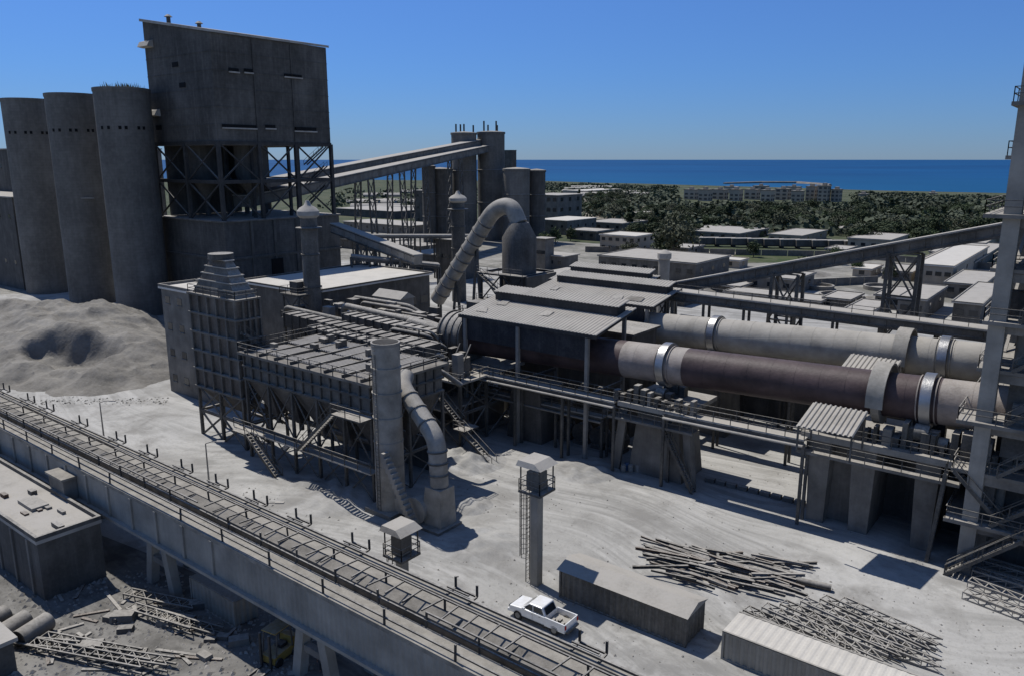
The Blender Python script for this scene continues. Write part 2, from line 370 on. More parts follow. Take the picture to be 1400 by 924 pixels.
# ---------------------------------------------------------------- silos
C3=G(198,428);zt=PY(C3+V((0,-5.8,0)),ZA,119)
rr=5.75
for k,(px,lab) in enumerate(((198,'round concrete silo closest to the high tower, weeds growing on its top'),(131,'middle one of the three round grey concrete silos'),(70,'leftmost of the three round grey concrete silos'))):
    c=C3+XA*PX(C3,XA,px);c.z=0;cL=c
    r=T('storage_silo',lab,'silo',c)
    MB().cyl(c,c+ZA*zt,rr,n=48).build('shaft',silom,r,smooth=40)
    MB().lathe(c,[(rr+.12,zt-.8),(rr+.15,zt-.05),(rr-.3,zt),(rr-.4,zt-.6),(.3,zt+.1)],48).build('rim',silom,r,smooth=40)
    dv=(CAM-c);dv.z=0;dv.normalize();a0=math.atan2(dv.y,dv.x)
    for i in (-3,-2,-.6,.1,1.6,2.3):
        a=a0+i*.3;d=V((math.cos(a),math.sin(a),0));q=V((-d.y,d.x,0));p=c+d*(rr-.1)+ZA*(zt-8.5)
        MB().prism([p-q*.3-ZA*.35,p+q*.3-ZA*.35,p+q*.3+ZA*.35,p-q*.3+ZA*.35],d*.16).build('vent',dark,r)
    if k==1:
        p=c+dv*rr+ZA*26;MB().bar(p-RT*3.5,p+RT*2.5,.5,.3).build('bracket',steell,r)
wb=MB();c=C3.copy()
for i in range(200):
    a=random.random()*6.28;q=c+V((math.cos(a)*random.uniform(1,5),math.sin(a)*random.uniform(1,5),zt+.05));h=random.uniform(.4,1.3);s=random.uniform(-.4,.4)
    wb.add([q,q+V((.25,s*.3,0)),q+V((s,-s,h))],[(0,1,2)])
tag(wb.build('silo_weeds',leafs[1]),'dry weeds sprouting on top of the silo beside the tower','plant')
building('mill_building','dark building at the far left edge, behind the silos','building',(cL.x-70,cL.x-9,cL.y+10,cL.y+40,0,38),clad,dusty,wy=(8,3))
building('mill_annex','lower dark annex at the left edge in front of the dark building','building',(cL.x-60,cL.x-7,cL.y-4,cL.y+9,0,25),concd,dusty,wy=(8,2))
# ---------------------------------------------------------------- high tower
C=G(311,440);X1=C.x;Y0=C.y+1.2
zb=38.5;Cz=V((X1,Y0,zb));X0=X1+PX(Cz,XA,211);Y1=Y0+PX(Cz,YA,452)
zm=PY(V((X1,Y0,0)),ZA,305);ztop=PY(V((X1,Y0,0)),ZA,44)
r=T('process_tower','tall dark tower with a windowless upper block carried on an open braced steel frame','tower',((X0+X1)/2,(Y0+Y1)/2,0))
Bx(r,'base_block',clad,X0-.6,X1+.8,Y0-.6,Y1+.8,0,zm)
Bx(r,'base_ledge',casing,X0-1,X1+1.2,Y0-1,Y1+1.2,zm,zm+.35)
Bx(r,'base_band',concd,X0-.9,X1+1.1,Y0-.9,Y1+1.1,zm*.62,zm*.62+.5)
for t in (.2,.4,.6,.8):Bx(r,'base_pilaster',concd,X1+.801,X1+1.05,Y0+(Y1-Y0)*t-.3,Y0+(Y1-Y0)*t+.3,0,zm)
ys=[Y0+(Y1-Y0)*t for t in (0,.33,.66,1)];xs=[X0,(X0+X1)/2,X1];z1=zm+.35
frame(r,xs,ys,[z1,z1+(zb-z1)*.5,zb],steeld,.75,True,.3)
for y in (ys[1],ys[2]):Ba(r,'column',steeld,(X1-3,y,z1),(X1-3,y,zb),.6)
m=MB()
zl=ztop+4.6
m.add([(X0,Y0,zb),(X1,Y0,zb),(X1,Y1,zb),(X0,Y1,zb),(X0,Y0,zl),(X1,Y0,ztop),(X1,Y1,ztop),(X0,Y1,zl)],[(0,3,2,1),(4,5,6,7),(0,1,5,4),(1,2,6,5),(2,3,7,6),(3,0,4,7)])
m.build('upper_block',clad,r)
m=MB();e=.5;m.prism([(X0-e,Y0-e,zl+.02),(X1+e,Y0-e,ztop+.0),(X1+e,Y0-e,ztop+.5),(X0-e,Y0-e,zl+.6)],(0,Y1-Y0+2*e,0));m.build('roof',dusty,r)
for k in range(1,6):
    z=zb+(ztop-zb)*k/6;Bx(r,'cladding_band',clad,X0-.06,X1+.08,Y0-.08,Y1+.06,z,z+.14)
for y in ys[1:3]:Bx(r,'cladding_post',clad,X1+.081,X1+.2,y-.15,y+.15,zb,ztop-.4)
Bx(r,'bottom_band',concd,X0-.15,X1+.15,Y0-.15,Y1+.15,zb-.5,zb+.3)
def xwin(x,px0,px1,py0,py1,nm='window'):
    a=CAM+ray(px0,py0)*(x/ray(px0,py0).x);b=CAM+ray(px1,py1)*(x/ray(px1,py1).x)
    o=Bx(r,nm,dark,x+.1,x+.2,a.y,b.y,min(a.z,b.z),max(a.z,b.z));Bx(o,'sill',dusty,x+.201,x+.45,a.y-.1,b.y+.1,min(a.z,b.z)-.3,min(a.z,b.z));return
for w in ((303,350,170,176),(312,326,93,99),(333,345,94,100),(388,412,101,107),(402,432,174,180),(362,376,171,176)):xwin(X1,*w)
for px,py in ((203,66),(213,160)):
    p=AY(px,py,Y0);r_=MB();L=2.2
    r_.prism([(p.x-L,Y0,p.z),(p.x-L,Y0,p.z+1.6),(p.x-L,Y0-.9,p.z+1.3),(p.x-L,Y0-1.5,p.z+.2)],(2*L,0,0));r_.build('hood',dusty,r)
for px,py in ((218,178),(240,92),(250,120)):
    p=AY(px,py,Y0);Bx(r,'window',dark,p.x-1.2,p.x+1.2,Y0-.14,Y0-.07,p.z,p.z+1)
for i,(tx,ty) in enumerate(((.3,.25),(.3,.6),(.72,.42))):
    cx=X0+(X1-X0)*tx;cy=Y0+(Y1-Y0)*ty;MB().lathe((cx,cy),[(.6,zm+.4),(.6,zm+4),(3.6,zm+10),(3.6,zb-.5)],20).build('hopper',concd,r,smooth=40)
Bx(r,'core_wall',concd,X0+.5,X0+1,Y0+2,Y1-9,zm+.4,zb-.5)
Bx(r,'core_floor',concd,X0+.5,X1-.5,Y0+.5,Y1-.5,zm+(zb-zm)*.5,zm+(zb-zm)*.5+.3)
for k in range(3):
    z=zm+(zb-zm)*(.18+.27*k);stair(r,(X1-1,Y1-7,z),(X1-1,Y1-1,z+(zb-zm)*.25),1.2,steeld)
for a,b in ((V((X0+4,Y0+4,zl-.5)),.6),(V((X0+8,Y0+9,zl-1.4)),.3)):
    Cy(r,'ventilator',steel,a,a+ZA*(b+1),.45);Cy(r,'ventilator_cap',steel,a+ZA*(b+1),a+ZA*(b+1.5),.9,.3)
xs_=X1+.9
a=CAM+ray(373,378)*(xs_/ray(373,378).x);Bx(r,'doorway',dark,X1+.8,X1+1.07,a.y,a.y+3,a.z-1,a.z+4)
# ---------------------------------------------------------------- long low building and block
def topfit(px,py,z,xl,xr):
    C=G(px,py,z);return C.x+PX(C,XA,xl),C.x,C.y,C.y+PX(C,YA,xr),0,z
lb=topfit(425,402,12,330,587)
building('mill_hall','long low hall with a bright pale flat roof at the foot of the dark tower','building',lb,concd,droof,wx=(9,1),over=.5,par=.3,ws=(2.,1.6))
bb=fit(300,556,234,345,407);building('switch_building','grey windowed block in the gap between the soil heap and the tall ribbed filter','building',bb,conc,droof,wy=(4,4),wx=(2,3),over=.3,par=.4)
# ---------------------------------------------------------------- tall ribbed filter
tb=fit(338,615,278,368,412);x0,x1,y0,y1,_,z1=tb
r=T('ribbed_filter','tall narrow ribbed filter casing on steel legs with a stepped top','filter',((x0+x1)/2,(y0+y1)/2,0))
zb1=PY(V((x1,y0,0)),ZA,545)
Bx(r,'casing',brownst,x0,x1,y0,y1,zb1,z1)
for i in range(6):
    x=x0+(x1-x0)*i/5;Bx(r,'rib',casing,x-.12,x+.12,y0-.3,y0-.003,zb1,z1)
for i in range(1,5):
    y=y0+(y1-y0)*i/4;Bx(r,'rib',casing,x1+.003,x1+.3,y-.12,y+.12,zb1,z1)
for k in range(6):
    z=zb1+(z1-zb1)*k/5.;Bx(r,'band',casing,x0-.36,x1+.36,y0-.36,y1+.1,z-.1,z+.12)
wX=x1-x0;wY=y1-y0;z=z1+.12
for k in range(5):
    a=.035+.062*k;b=a+.05
    MB().frus(x0+wX*a,x1-wX*a,y0+wY*a,y1-wY*a,z,x0+wX*b,x1-wX*b,y0+wY*b,y1-wY*b,z+.75).build('stepped_cap',(brownst,casing)[k%2],r)
    Bx(r,'cap_ledge',dusty,x0+wX*(b-.03),x1-wX*(b-.03),y0+wY*(b-.03),y1-wY*(b-.03),z+.75,z+.87);z+=.87
rail(r,[(x0+.3,y1-.3,z1+.12),(x0-.2,y0-.2,z1+.12),(x1+.2,y0-.2,z1+.12),(x1+.2,y1-.3,z1+.12)],1.,1.6)
Cy(r,'outlet',steel,((x0+x1)/2,(y0+y1)/2,z),((x0+x1)/2,(y0+y1)/2,z+.7),1.5)
MB().frus(x0+wX*.3,x1-1.5,y0+1.5,y1-1.5,zb1-2.6,x0,x1,y0,y1,zb1-.1).build('hopper',hopm,r)
frame(r,[x0,(x0+x1)/2,x1],[y0,y1],[0,zb1*.5,zb1],steel,.35)
for k in range(3):
    z=zb1*.35+k*4.2;stair(r,(x1+1.1,y0+(0 if k%2 else 5),z),(x1+1.1,y0+(5 if k%2 else 0),z+4.2),.9,steel)
# ---------------------------------------------------------------- bag house
x0,x1,y0,y1,_,z1=fit(513,688,345,590,527)
y1=y0+10.5
r=T('bag_filter','wide bag filter house with railed dusty roof and rows of hoppers beside the pale stack','filter',((x0+x1)/2,(y0+y1)/2,0))
zc=z1-2.9;zh=zc-4.9
Bx(r,'casing',casing,x0,x1,y0,y1,zc,z1)
MB().box(x0-.6,x1+.6,y0-.6,y1+.6,z1,z1+.25).build('roof',deckm,r)
nr=14
for i in range(nr+1):
    x=x0+(x1-x0)*i/nr;Bx(r,'rib',steel,x-.09,x+.09,y0-.22,y0-.003,zc,z1-.02)
for i in range(1,8):
    y=y0+(y1-y0)*i/8;Bx(r,'rib',steel,x1+.003,x1+.22,y-.09,y+.09,zc,z1-.02)
for z in (zc,zc+1.5):Bx(r,'band',steel,x0-.28,x1+.28,y0-.28,y1+.1,z-.1,z+.1)
for i in range(7):
    xa=x0+.8+(x1-x0-1.6)*i/7;xb=xa+(x1-x0-1.6)/7-.35
    for j in range(2):
        ya=y0+.8+j*4.8;MB().sheet((xa,ya,z1+.35+.12*((i+j)%2)),(xb-xa,0,0),(0,4.2,.1*(j*2-1)),.42,.09,(0,0,1),.1).build('roof_lid',dusty,r)
for i in range(8):
    x=x0+.62+(x1-x0-1.6)*i/7;Bx(r,'roof_rib',steel,x-.07,x+.07,y0-.4,y1+.3,z1+.25,z1+.6)
for k in range(9):
    x=random.uniform(x0+1,x1-2);y=random.uniform(y0+1,y1-2);Bx(r,'roof_box',random.choice((casing,steel,concd)),x,x+random.uniform(.4,1.2),y,y+random.uniform(.4,.9),z1+.6,z1+random.uniform(.9,1.5))
for i in range(5):
    xa=x0+(x1-x0)*i/5;xb=x0+(x1-x0)*(i+1)/5;xm=(xa+xb)/2
    for j in range(2):
        ya=y0+j*(y1-y0)/2;yb=ya+(y1-y0)/2;ymid=(ya+yb)/2
        MB().frus(xm-.4,xm+.4,ymid-.4,ymid+.4,zh,xa+.05,xb-.05,ya+.05,yb-.05,zc-.12).build('hopper',hopm,r)
        Cy(r,'hopper_valve',steel,(xm,ymid,zh-.9),(xm,ymid,zh),.3)
xs=[x0+(x1-x0)*i/5 for i in range(6)]
frame(r,xs,[y0,(y0+y1)/2,y1],[0,zh-1.,zc-.1],steel,.3,True,.12)
Bx(r,'walkway',dusty,x0-1,x1+1.2,y0-1.5,y0-.35,zh-1.1,zh-.95);rail(r,[(x0-1,y0-1.5,zh-.95),(x1+1.2,y0-1.5,zh-.95)],1.1,2)
Bx(r,'rear_wall',concd,x0,x1,y1-.6,y1-.3,0,zh-1.)
rail(r,[(x0-.5,y1+.5,z1+.25),(x0-.5,y0-.5,z1+.25),(x1+.5,y0-.5,z1+.25),(x1+.5,y1+.5,z1+.25),(x0-.5,y1+.5,z1+.25)],1.15,1.9)
stair(r,(x1-10,y0-1.9,zh-1),(x1-3.5,y0-1.9,zc-.2));Bx(r,'landing',steel,x1-3.5,x1+1,y0-2.4,y0-.4,zc-.3,zc-.15);rail(r,[(x1-3.5,y0-2.4,zc-.15),(x1+1,y0-2.4,zc-.15)])
stair(r,(x0+8,y0-1.9,0),(x0+2.5,y0-1.9,zh-1));Bx(r,'landing',steel,x0,x0+2.5,y0-2.4,y0-1.5,zh-1.1,zh-.95)
MB().pipe([(x0+.5,(y0+y1)/2,zh-1.2),(x1-.5,(y0+y1)/2,zh-1.2)],.35,12).build('screw_conveyor',steel,r,smooth=40)
# stack + duct
c=G(535,697);zs=PY(c,ZA,467);sr=1.38
r=T('exhaust_stack','pale cylindrical exhaust stack in front of the bag filter house','chimney',c)
MB().cyl(c,c+ZA*zs,sr+.12,sr,32).build('shaft',ductm,r,smooth=40)
for k in range(1,7):
    z=zs*k/7;Cy(r,'flange',ductm,c+ZA*z,c+ZA*(z+.1),sr+.13,k=32)
MB().lathe(c,[(sr+.04,zs-.3),(sr+.06,zs+.02),(sr-.08,zs+.02),(sr-.1,zs-1.5)],32).build('rim',steell,r,smooth=40)
Cy(r,'shaft_opening',dark,c+ZA*(zs+.001),c+ZA*(zs+.03),sr-.1)
Bx(r,'footing',conc,c.x-1.9,c.x+1.9,c.y-1.9,c.y+1.9,0,.5)
lad=MB();p=c+V((-.3,-sr-.15,0));lad.bar(p,p+ZA*(zs-1),.05);lad.bar(p+XA*.45,p+XA*.45+ZA*(zs-1),.05)
for k in range(44):lad.bar(p+ZA*(k*.4+.3),p+XA*.45+ZA*(k*.4+.3),.04)
lad.build('ladder',steel,r)
Yd=c.y+.6
a0=AY(549,527,Yd+2.2);a1=AY(597,600,Yd+.2);a2=AY(601,664,Yd)
pp=rnd([a0+V((-1.,1.6,.5)),a0,a1,a2],1.3,5)
r=T('flue_duct','thick pale duct slanting down right of the exhaust stack into a fan casing','duct',V((a2.x,a2.y,0)))
MB().pipe(pp,.9,20).build('pipe',ductm,r,smooth=40)
for p,q in ((a0,a1),(a1,a2)):
    for t in (.25,.5,.75):
        x=p+(q-p)*t;d=(q-p).normalized();Cy(r,'flange',steel,x-d*.07,x+d*.07,1.02)
MB().frus(a2.x-1.5,a2.x+1.1,a2.y-1.1,a2.y+1.1,.3,a2.x-1.0,a2.x+1.0,a2.y-1.,a2.y+1.,a2.z).build('fan_casing',ductm,r)
MB().cyl((a2.x-2.,a2.y-1.5,1.5),(a2.x-2.,a2.y-.3,1.5),1.35,n=24).build('fan_scroll',ductm,r,smooth=40)
Bx(r,'return_duct',ductm,c.x+1.1,a2.x-1.5,c.y-.7,c.y+.7,.5,1.9)
Bx(r,'fan_base',conc,a2.x-3.4,a2.x+1.5,a2.y-1.9,a2.y+1.5,0,.3)
for i in range(14):
    t=i/13;a=V((c.x+1.35,c.y-1.75,6.6))*(1-t)+V((a2.x-1.2,c.y-1.9,.7))*t;Bx(r,'bellows_ring',steell,a.x-.2,a.x+.18,a.y-.4,a.y+.4,a.z-.5,a.z+.5)
# ---------------------------------------------------------------- kilns
def kiln(label,Y,z0,xr,rad,segs,tyres,gear):
    def P(x):return V((x,Y,z0+(x-xr)*.036))
    def xp(px):
        c=P(-40);d=(P(1)-P(0));return (c+d*PX(c,d,px)).x
    r=T('rotary_kiln',label,'kiln',V((-30,Y,0)))
    for a,b,m in segs:
        xa=xp(a) if a>0 else -68;xb=xp(b) if b<1400 else 4
        n_=max(2,int((xb-xa)/2.4))
        MB().pipe([P(xa),P(xb)],rad,56).build('shell',m,r,smooth=40)
        for k in range(1,n_):
            x=xa+(xb-xa)*k/n_;MB().pipe([P(x-.03),P(x+.03)],rad+.015,56).build('weld_seam',m,r,smooth=40)
    for px in tyres:
        x=xp(px);t=MB();t.pipe([P(x-.45),P(x+.45)],rad+.38,56);t.build('tyre',tyre,r,smooth=40)
        for dx in (-.75,.75):MB().pipe([P(x+dx-.05),P(x+dx+.05)],rad+.12,40).build('retaining_ring',kpink if Y<90 else kbei,r,smooth=40)
    x=xp(gear);g=MB();g.pipe([P(x-.35),P(x+.35)],rad+.75,72);g.build('girth_gear',steell,r,smooth=40)
    gg=MB();n=12;pl=[]
    for i in range(n+1):
        a=math.pi*(1.08-1.2*i/n);pl.append((math.cos(a)*(rad+.95),math.sin(a)*(rad+.95)))
    inner=[(y*.93,z*.93) for y,z in reversed(pl)]
    gg.prism([P(x-.75)+V((0,y,z)) for y,z in pl+inner],(1.5,0,0));gg.build('gear_guard',concl,r,smooth=50)
    return P,xp
KP,kx=kiln('nearer rotary kiln, dark brown shell with pale dusty ends and bright steel tyres',78,12.6,-38.3,2.12,[(0,858,kmar),(858,896,kpink),(896,942,kpink),(942,1198,kmar),(1198,1288,kmar),(1288,1500,kpink)],(914,1271),1206)
KP2,kx2=kiln('farther rotary kiln with a pale beige shell running parallel behind the dark one',95,12.8,-40.4,2.1,[(0,1240,kbei),(1240,1500,kbei)],(980,1292),1236)
def pier(label,x,P,Y,w0,w1,zt,front):
    r=T('kiln_pier',label,'pier',V((x,Y,0)))
    MB().frus(x-w0,x+w0,Y-front,Y+front,0,x-w1,x+w1,Y-front+.3,Y+front-.3,zt).build('shaft',conc,r)
    Bx(r,'cap_slab',concl,x-w1-1.6,x+w1+1.6,Y-front-1.8,Y+front+1.5,zt,zt+.5)
    for s in (-1,1):
        c=V((x,Y+s*1.7,zt+1.35));MB().cyl(c-XA*.55,c+XA*.55,.75,n=24).build('support_roller',steel,r,smooth=40)
        Bx(r,'bearing_block',steel,x-1.3,x-.6,Y+s*1.7-.5,Y+s*1.7+.5,zt+.5,zt+1.7);Bx(r,'bearing_block',steel,x+.6,x+1.3,Y+s*1.7-.5,Y+s*1.7+.5,zt+.5,zt+1.7)
    rail(r,[(x-w1-1.6,Y-front-1.7,zt+.5),(x+w1+1.6,Y-front-1.7,zt+.5)],1.1,1.5)
    return r
xt=kx(914)
r=pier('broad tapering concrete pier carrying the first tyre of the dark kiln',xt+.2,KP,78,3.3,2.4,8.2,2.7)
for dx in (-4.6,4.8):Ba(r,'buttress',conc,(xt+dx,75.0,0),(xt+dx*.82,75.2,8),.8,.9)
Bx(r,'lower_gallery',conc,xt-5,xt+5.4,73.4,75.1,6.6,6.85);rail(r,[(xt-5,73.4,6.85),(xt+5.4,73.4,6.85)],1.1,1.5);stair(r,(xt+5.6,74,0),(xt+1.6,74,6.7),.8)
for k in range(12):
    x=xt-4.6+k*.85;Bx(r,'machine_box',random.choice((steel,steell,casing,concd)),x,x+random.uniform(.3,.75),73.9,74.8,8.7,8.7+random.uniform(.5,2.1))
pier('concrete pier under the pale kiln behind the dark kiln, left one',kx2(980),KP2,95,3,2.4,8.4,2.6)
pier('concrete pier under the pale kiln near the right side tower',kx2(1292),KP2,95,3,2.4,9.4,2.6)
def catwalk(name,label,a,b,w,leg=0,sp_=6,m=None,h=1.1):
    a=V(a);b=V(b);d=(b-a).normalized();s=V((-d.y,d.x,0)).normalized()*w/2
    r=T(name,label,'walkway',V((a.x,a.y,0)))
    MB().bar(a,b,w,.18).build('deck',dusty,r);Ba(r,'girder',steel,a-s-ZA*.25,b-s-ZA*.25,.15,.4);Ba(r,'girder',steel,a+s-ZA*.25,b+s-ZA*.25,.15,.4)
    rail(r,[a-s+ZA*.1,b-s+ZA*.1],h,1.8);rail(r,[a+s+ZA*.1,b+s+ZA*.1],h,1.8)
    if leg:
        n=max(1,int((b-a).length/sp_))
        for i in range(n+1):
            p=a+(b-a)*(i/n)
            for k in (-1,1):Ba(r,'leg',steel,V((p.x+s.x*k,p.y+s.y*k,0)),p+s*k-ZA*.3,.28)
    for k in (.2,.5):MB().pipe([a-s*(1+k)-ZA*.5,b-s*(1+k)-ZA*.5],.12,8).build('service_pipe',steell,r,smooth=40)
    return r
catwalk('kiln_catwalk','railed catwalk in front of the dark kiln linking both concrete piers',(xt+2,74.2,8.5),(kx(1125),74.2,8.7),1.5,1,9)
catwalk('kiln_catwalk','railed catwalk below the canopy leading left from the first kiln pier',(-64,74.2,8.3),(xt-4.2,74.2,8.4),1.4,1,7)
catwalk('kiln_catwalk','lower railed catwalk under the canopy, partly in deep shadow',(-66,76.8,5.2),(-46,76.8,5.2),1.2,1,6)
catwalk('kiln_catwalk','catwalk running between the two kilns behind the dark shell',(-46,88.5,9.6),(-10,88.5,10.6),1.3,1,9)
a=G(965,657);b=G(1103,692);r=T('kerb_wall','low broken concrete kerb wall on the ground below the dark kiln','kerb',a)
for i in range(9):
    p=a+(b-a)*(i/9);q=a+(b-a)*((i+.85)/9);Ba(r,'kerb_block',conc,p+ZA*.2,q+ZA*.2,.6,.6)
# drive house
xA=G(1096,715).x;yh=75.2
cA=V((xA,yh,0));xE=xA+PX(cA,XA,1340)
zp=8.6
r=T('kiln_drive_house','concrete drive platform on heavy walls below the dark kiln, with open bays and stair','platform',V((xA,yh,0)))
Bx(r,'slab',concl,xA-1,xE,yh-.6,yh+9,zp,zp+.6)
for a,b in ((0,1.6),(4.0,1.7),(9.5,1.5),(14,1.3)):
    MB().frus(xA+a,xA+a+b,yh,yh+6,0,xA+a-.25,xA+a+b+.25,yh-.3,yh+6,zp).build('wall_pier',conc,r)
MB().prism([(xA+1.6,yh+1.5,0),(xA+4,yh+1.5,0),(xA+4,yh+1.5,zp),(xA+1.6,yh+1.5,zp)],(0,4,0)).build('infill_wall',conc,r)
Bx(r,'back_wall',concd,xA+5,xE-1,yh+6,yh+6.4,0,zp)
for s in (-1,1):
    c=V((kx(1271),78+s*1.7,zp+2.2));MB().cyl(c-XA*.6,c+XA*.6,.8,n=24).build('support_roller',steel,r,smooth=40);Bx(r,'bearing_block',steel,c.x-1.4,c.x-.62,c.y-.5,c.y+.5,zp+.6,zp+2.6);Bx(r,'bearing_block',steel,c.x+.62,c.x+1.4,c.y-.5,c.y+.5,zp+.6,zp+2.6)
rail(r,[(xA-1,yh-.5,zp+.6),(xE,yh-.5,zp+.6)],1.1,1.6)
for k in range(22):
    x=xA+.5+k*.8;w=random.uniform(.3,.8);Bx(r,'machine',random.choice((steel,steell,casing,concd)),x,x+w,yh+.2,yh+1.2+random.random(),zp+.6,zp+1.2+random.random()*1.9)
Cy(r,'drive_motor',steell,(xA+9.2,yh+1.2,zp+1.5),(xA+11.4,yh+1.2,zp+1.5),.6)
Bx(r,'lower_shelf',conc,xA-1,xA+13,yh-1.5,yh-.61,zp-1.3,zp-1.0);rail(r,[(xA-1,yh-1.5,zp-1.0),(xA+13,yh-1.5,zp-1.0)],1.1,1.6)
stair(r,(xA+12.5,yh-1.9,zp+.5),(xA+17.5,yh-1.9,4.2),1);Bx(r,'landing',steel,xA+17.5,xA+20,yh-2.8,yh-1.2,4.05,4.2);stair(r,(xA+17.5,yh-2.9,4.2),(xA+13,yh-2.9,0),1)
rail(r,[(xA+17.5,yh-2.8,4.2),(xA+20,yh-2.8,4.2)])
stair(r,(xA+11.3,yh-1.8,0),(xA+11.9,yh-1.8,zp),.8)
ra=G(1088,582,zp+3.0);rb_=ra.x+PX(ra,XA,1166)
r=T('drive_canopy','pale corrugated sheet canopy over the drive machinery at the right','canopy',V((ra.x,ra.y,zp+.6)))
yb=ra.y+4.6
MB().sheet((ra.x,ra.y,zp+3.0),(rb_-ra.x,0,0),(0,yb-ra.y,1.1),.42,.12,(0,-.2,1)).build('roof_sheet',dusty,r)
for x in (ra.x+.15,rb_-.15):
    Ba(r,'post',steel,(x,ra.y+.3,zp+.6),(x,ra.y+.3,zp+3),.16);Ba(r,'post',steel,(x,yb-.3,zp+.6),(x,yb-.3,zp+3.9),.16)
r=T('drive_canopy','small pale sheet roof at the far side of the dark kiln','canopy',V((kx(1170),82,8)))
a=AY(1148,500,82.5);b=AY(1220,508,82.5)
MB().sheet((a.x,82.5,a.z-.3),(b.x-a.x,0,0),(0,4,.8),.42,.1,(0,-.2,1)).build('roof_sheet',dusty,r)
for x in (a.x+.2,b.x-.2):Ba(r,'post',steel,(x,82.7,0),(x,82.7,a.z-.3),.2);Ba(r,'post',steel,(x,86.2,0),(x,86.2,a.z+.2),.2)
def canopy(label,xa,xb,ya,yb,za,zb_,wall,cols,mon=True):
    r=T('kiln_canopy',label,'canopy',V(((xa+xb)/2,ya,0)))
    MB().sheet((xa,ya,za),(xb-xa,0,0),(0,yb-ya,zb_-za),.5,.07,(0,-.2,1),.06).build('roof_sheet',dusty,r)
    Ba(r,'eave_beam',steeld,(xa,ya+.1,za-.25),(xb,ya+.1,za-.25),.2,.4);Ba(r,'eave_beam',steeld,(xa,yb-.1,zb_-.3),(xb,yb-.1,zb_-.3),.2,.4)
    for x in (xa+.2,xb-.2):Ba(r,'rafter',steeld,(x,ya,za-.25),(x,yb,zb_-.25),.2,.35)
    if mon:
        xm=xa+(xb-xa)*.06
        MB().sheet((xm,ya+(yb-ya)*.62,zb_+.55),(xb-xa-.5-(xm-xa),0,0),(0,(yb-ya)*.28,.5),.5,.07,(0,-.2,1),.06).build('ridge_vent_sheet',dusty,r)
        MB().box(xm+.2,xb-.8,ya+(yb-ya)*.64,ya+(yb-ya)*.86,zb_-.6,zb_+.5).build('ridge_vent_box',steeld,r)
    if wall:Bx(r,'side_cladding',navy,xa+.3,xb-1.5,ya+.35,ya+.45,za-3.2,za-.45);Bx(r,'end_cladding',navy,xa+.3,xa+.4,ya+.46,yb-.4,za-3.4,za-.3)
    for x in cols:
        Ba(r,'column',steell,(x,ya+.25,0),(x,ya+.25,za-.4),.42);Ba(r,'column',steell,(x,yb-.6,0),(x,yb-.6,zb_-.5),.42)
        Ba(r,'beam',steel,(x,ya+.8,8),(x,yb-.6,8),.25,.4)
    n=int((xb-xa)/6)
    for k in range(n):
        x=random.uniform(xa+1,xb-3);t=random.uniform(.1,.5);y=ya+(yb-ya)*t;z=za+(zb_-za)*t+.12
        MB().add([(x,y,z),(x+random.uniform(1,2.6),y,z+.02),(x+random.uniform(1,2.2),y+1.6,z+.36),(x+.1,y+1.5,z+.33)],[(0,1,2,3)]).build('loose_sheet',random.choice((casing,deckm,steel)),r)
    return r
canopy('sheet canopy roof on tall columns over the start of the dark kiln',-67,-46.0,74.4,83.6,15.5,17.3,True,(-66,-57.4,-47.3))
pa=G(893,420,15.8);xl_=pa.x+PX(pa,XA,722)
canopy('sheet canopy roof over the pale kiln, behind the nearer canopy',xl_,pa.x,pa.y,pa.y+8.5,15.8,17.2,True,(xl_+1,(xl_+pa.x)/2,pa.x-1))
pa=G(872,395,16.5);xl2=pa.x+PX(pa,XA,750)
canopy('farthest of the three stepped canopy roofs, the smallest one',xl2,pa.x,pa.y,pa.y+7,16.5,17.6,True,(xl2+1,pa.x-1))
r=T('machine_room','dark machine room between both kilns below the canopies','building',V((-56,87,0)))
Bx(r,'wall',concd,-68,-47,84.5,91,0,13.5);Bx(r,'roof',casing,-68.4,-46.6,84.2,91.4,13.5,13.8)
for i in range(5):Bx(r,'window',glass,-66+i*4,-64.4+i*4,84.4,84.52,9,10.4)
r=T('kiln_hood','rounded burner hood where the dark kiln starts under the canopy','hood',V((-69,78,0)))
MB().cyl((-71.5,78,11.6),(-67.5,78,11.8),3.1,n=32).build('drum',casing,r,smooth=40)
for k in range(4):Cy(r,'hoop',steel,(-71.3+k*1.1,78,11.7),(-71.1+k*1.1,78,11.7),3.25,k=32)
Bx(r,'chute',casing,-71,-68,75.6,80.4,4,9.4)
r=T('burner_platform','cluttered steel burner platform with rails, stair and columns left of the canopy','platform',V((-74,72,0)))
frame(r,[-80,-74,-68,-62],[69,74,81],[0,4.2,8.2],steel,.35,True,.14)
Bx(r,'floor_slab',dusty,-80.5,-61.5,68.5,81.5,8.2,8.45);Bx(r,'floor_slab',dusty,-80.5,-64,68.5,76,4.2,4.4)
rail(r,[(-80.5,81.5,8.45),(-80.5,68.5,8.45),(-61.5,68.5,8.45),(-61.5,74,8.45)],1.1,1.9)
stair(r,(-60.8,68,3.4),(-67,68,8.3));stair(r,(-60.2,67,3.4),(-55,67,0));Bx(r,'landing',steel,-60.8,-59,66.3,69,3.3,3.45);rail(r,[(-60.8,66.3,3.45),(-59,66.3,3.45)])
for k in range(44):
    x=random.uniform(-80,-63);y=random.uniform(69.,73.5) if x>-72 else random.uniform(69.5,80);w=random.uniform(.3,1.5);Bx(r,'machine_box',random.choice((casing,steell,concd,steeld,steel,concd)),x,x+w,y,y+random.uniform(.4,1.4),8.45,8.45+random.uniform(.5,3.4))
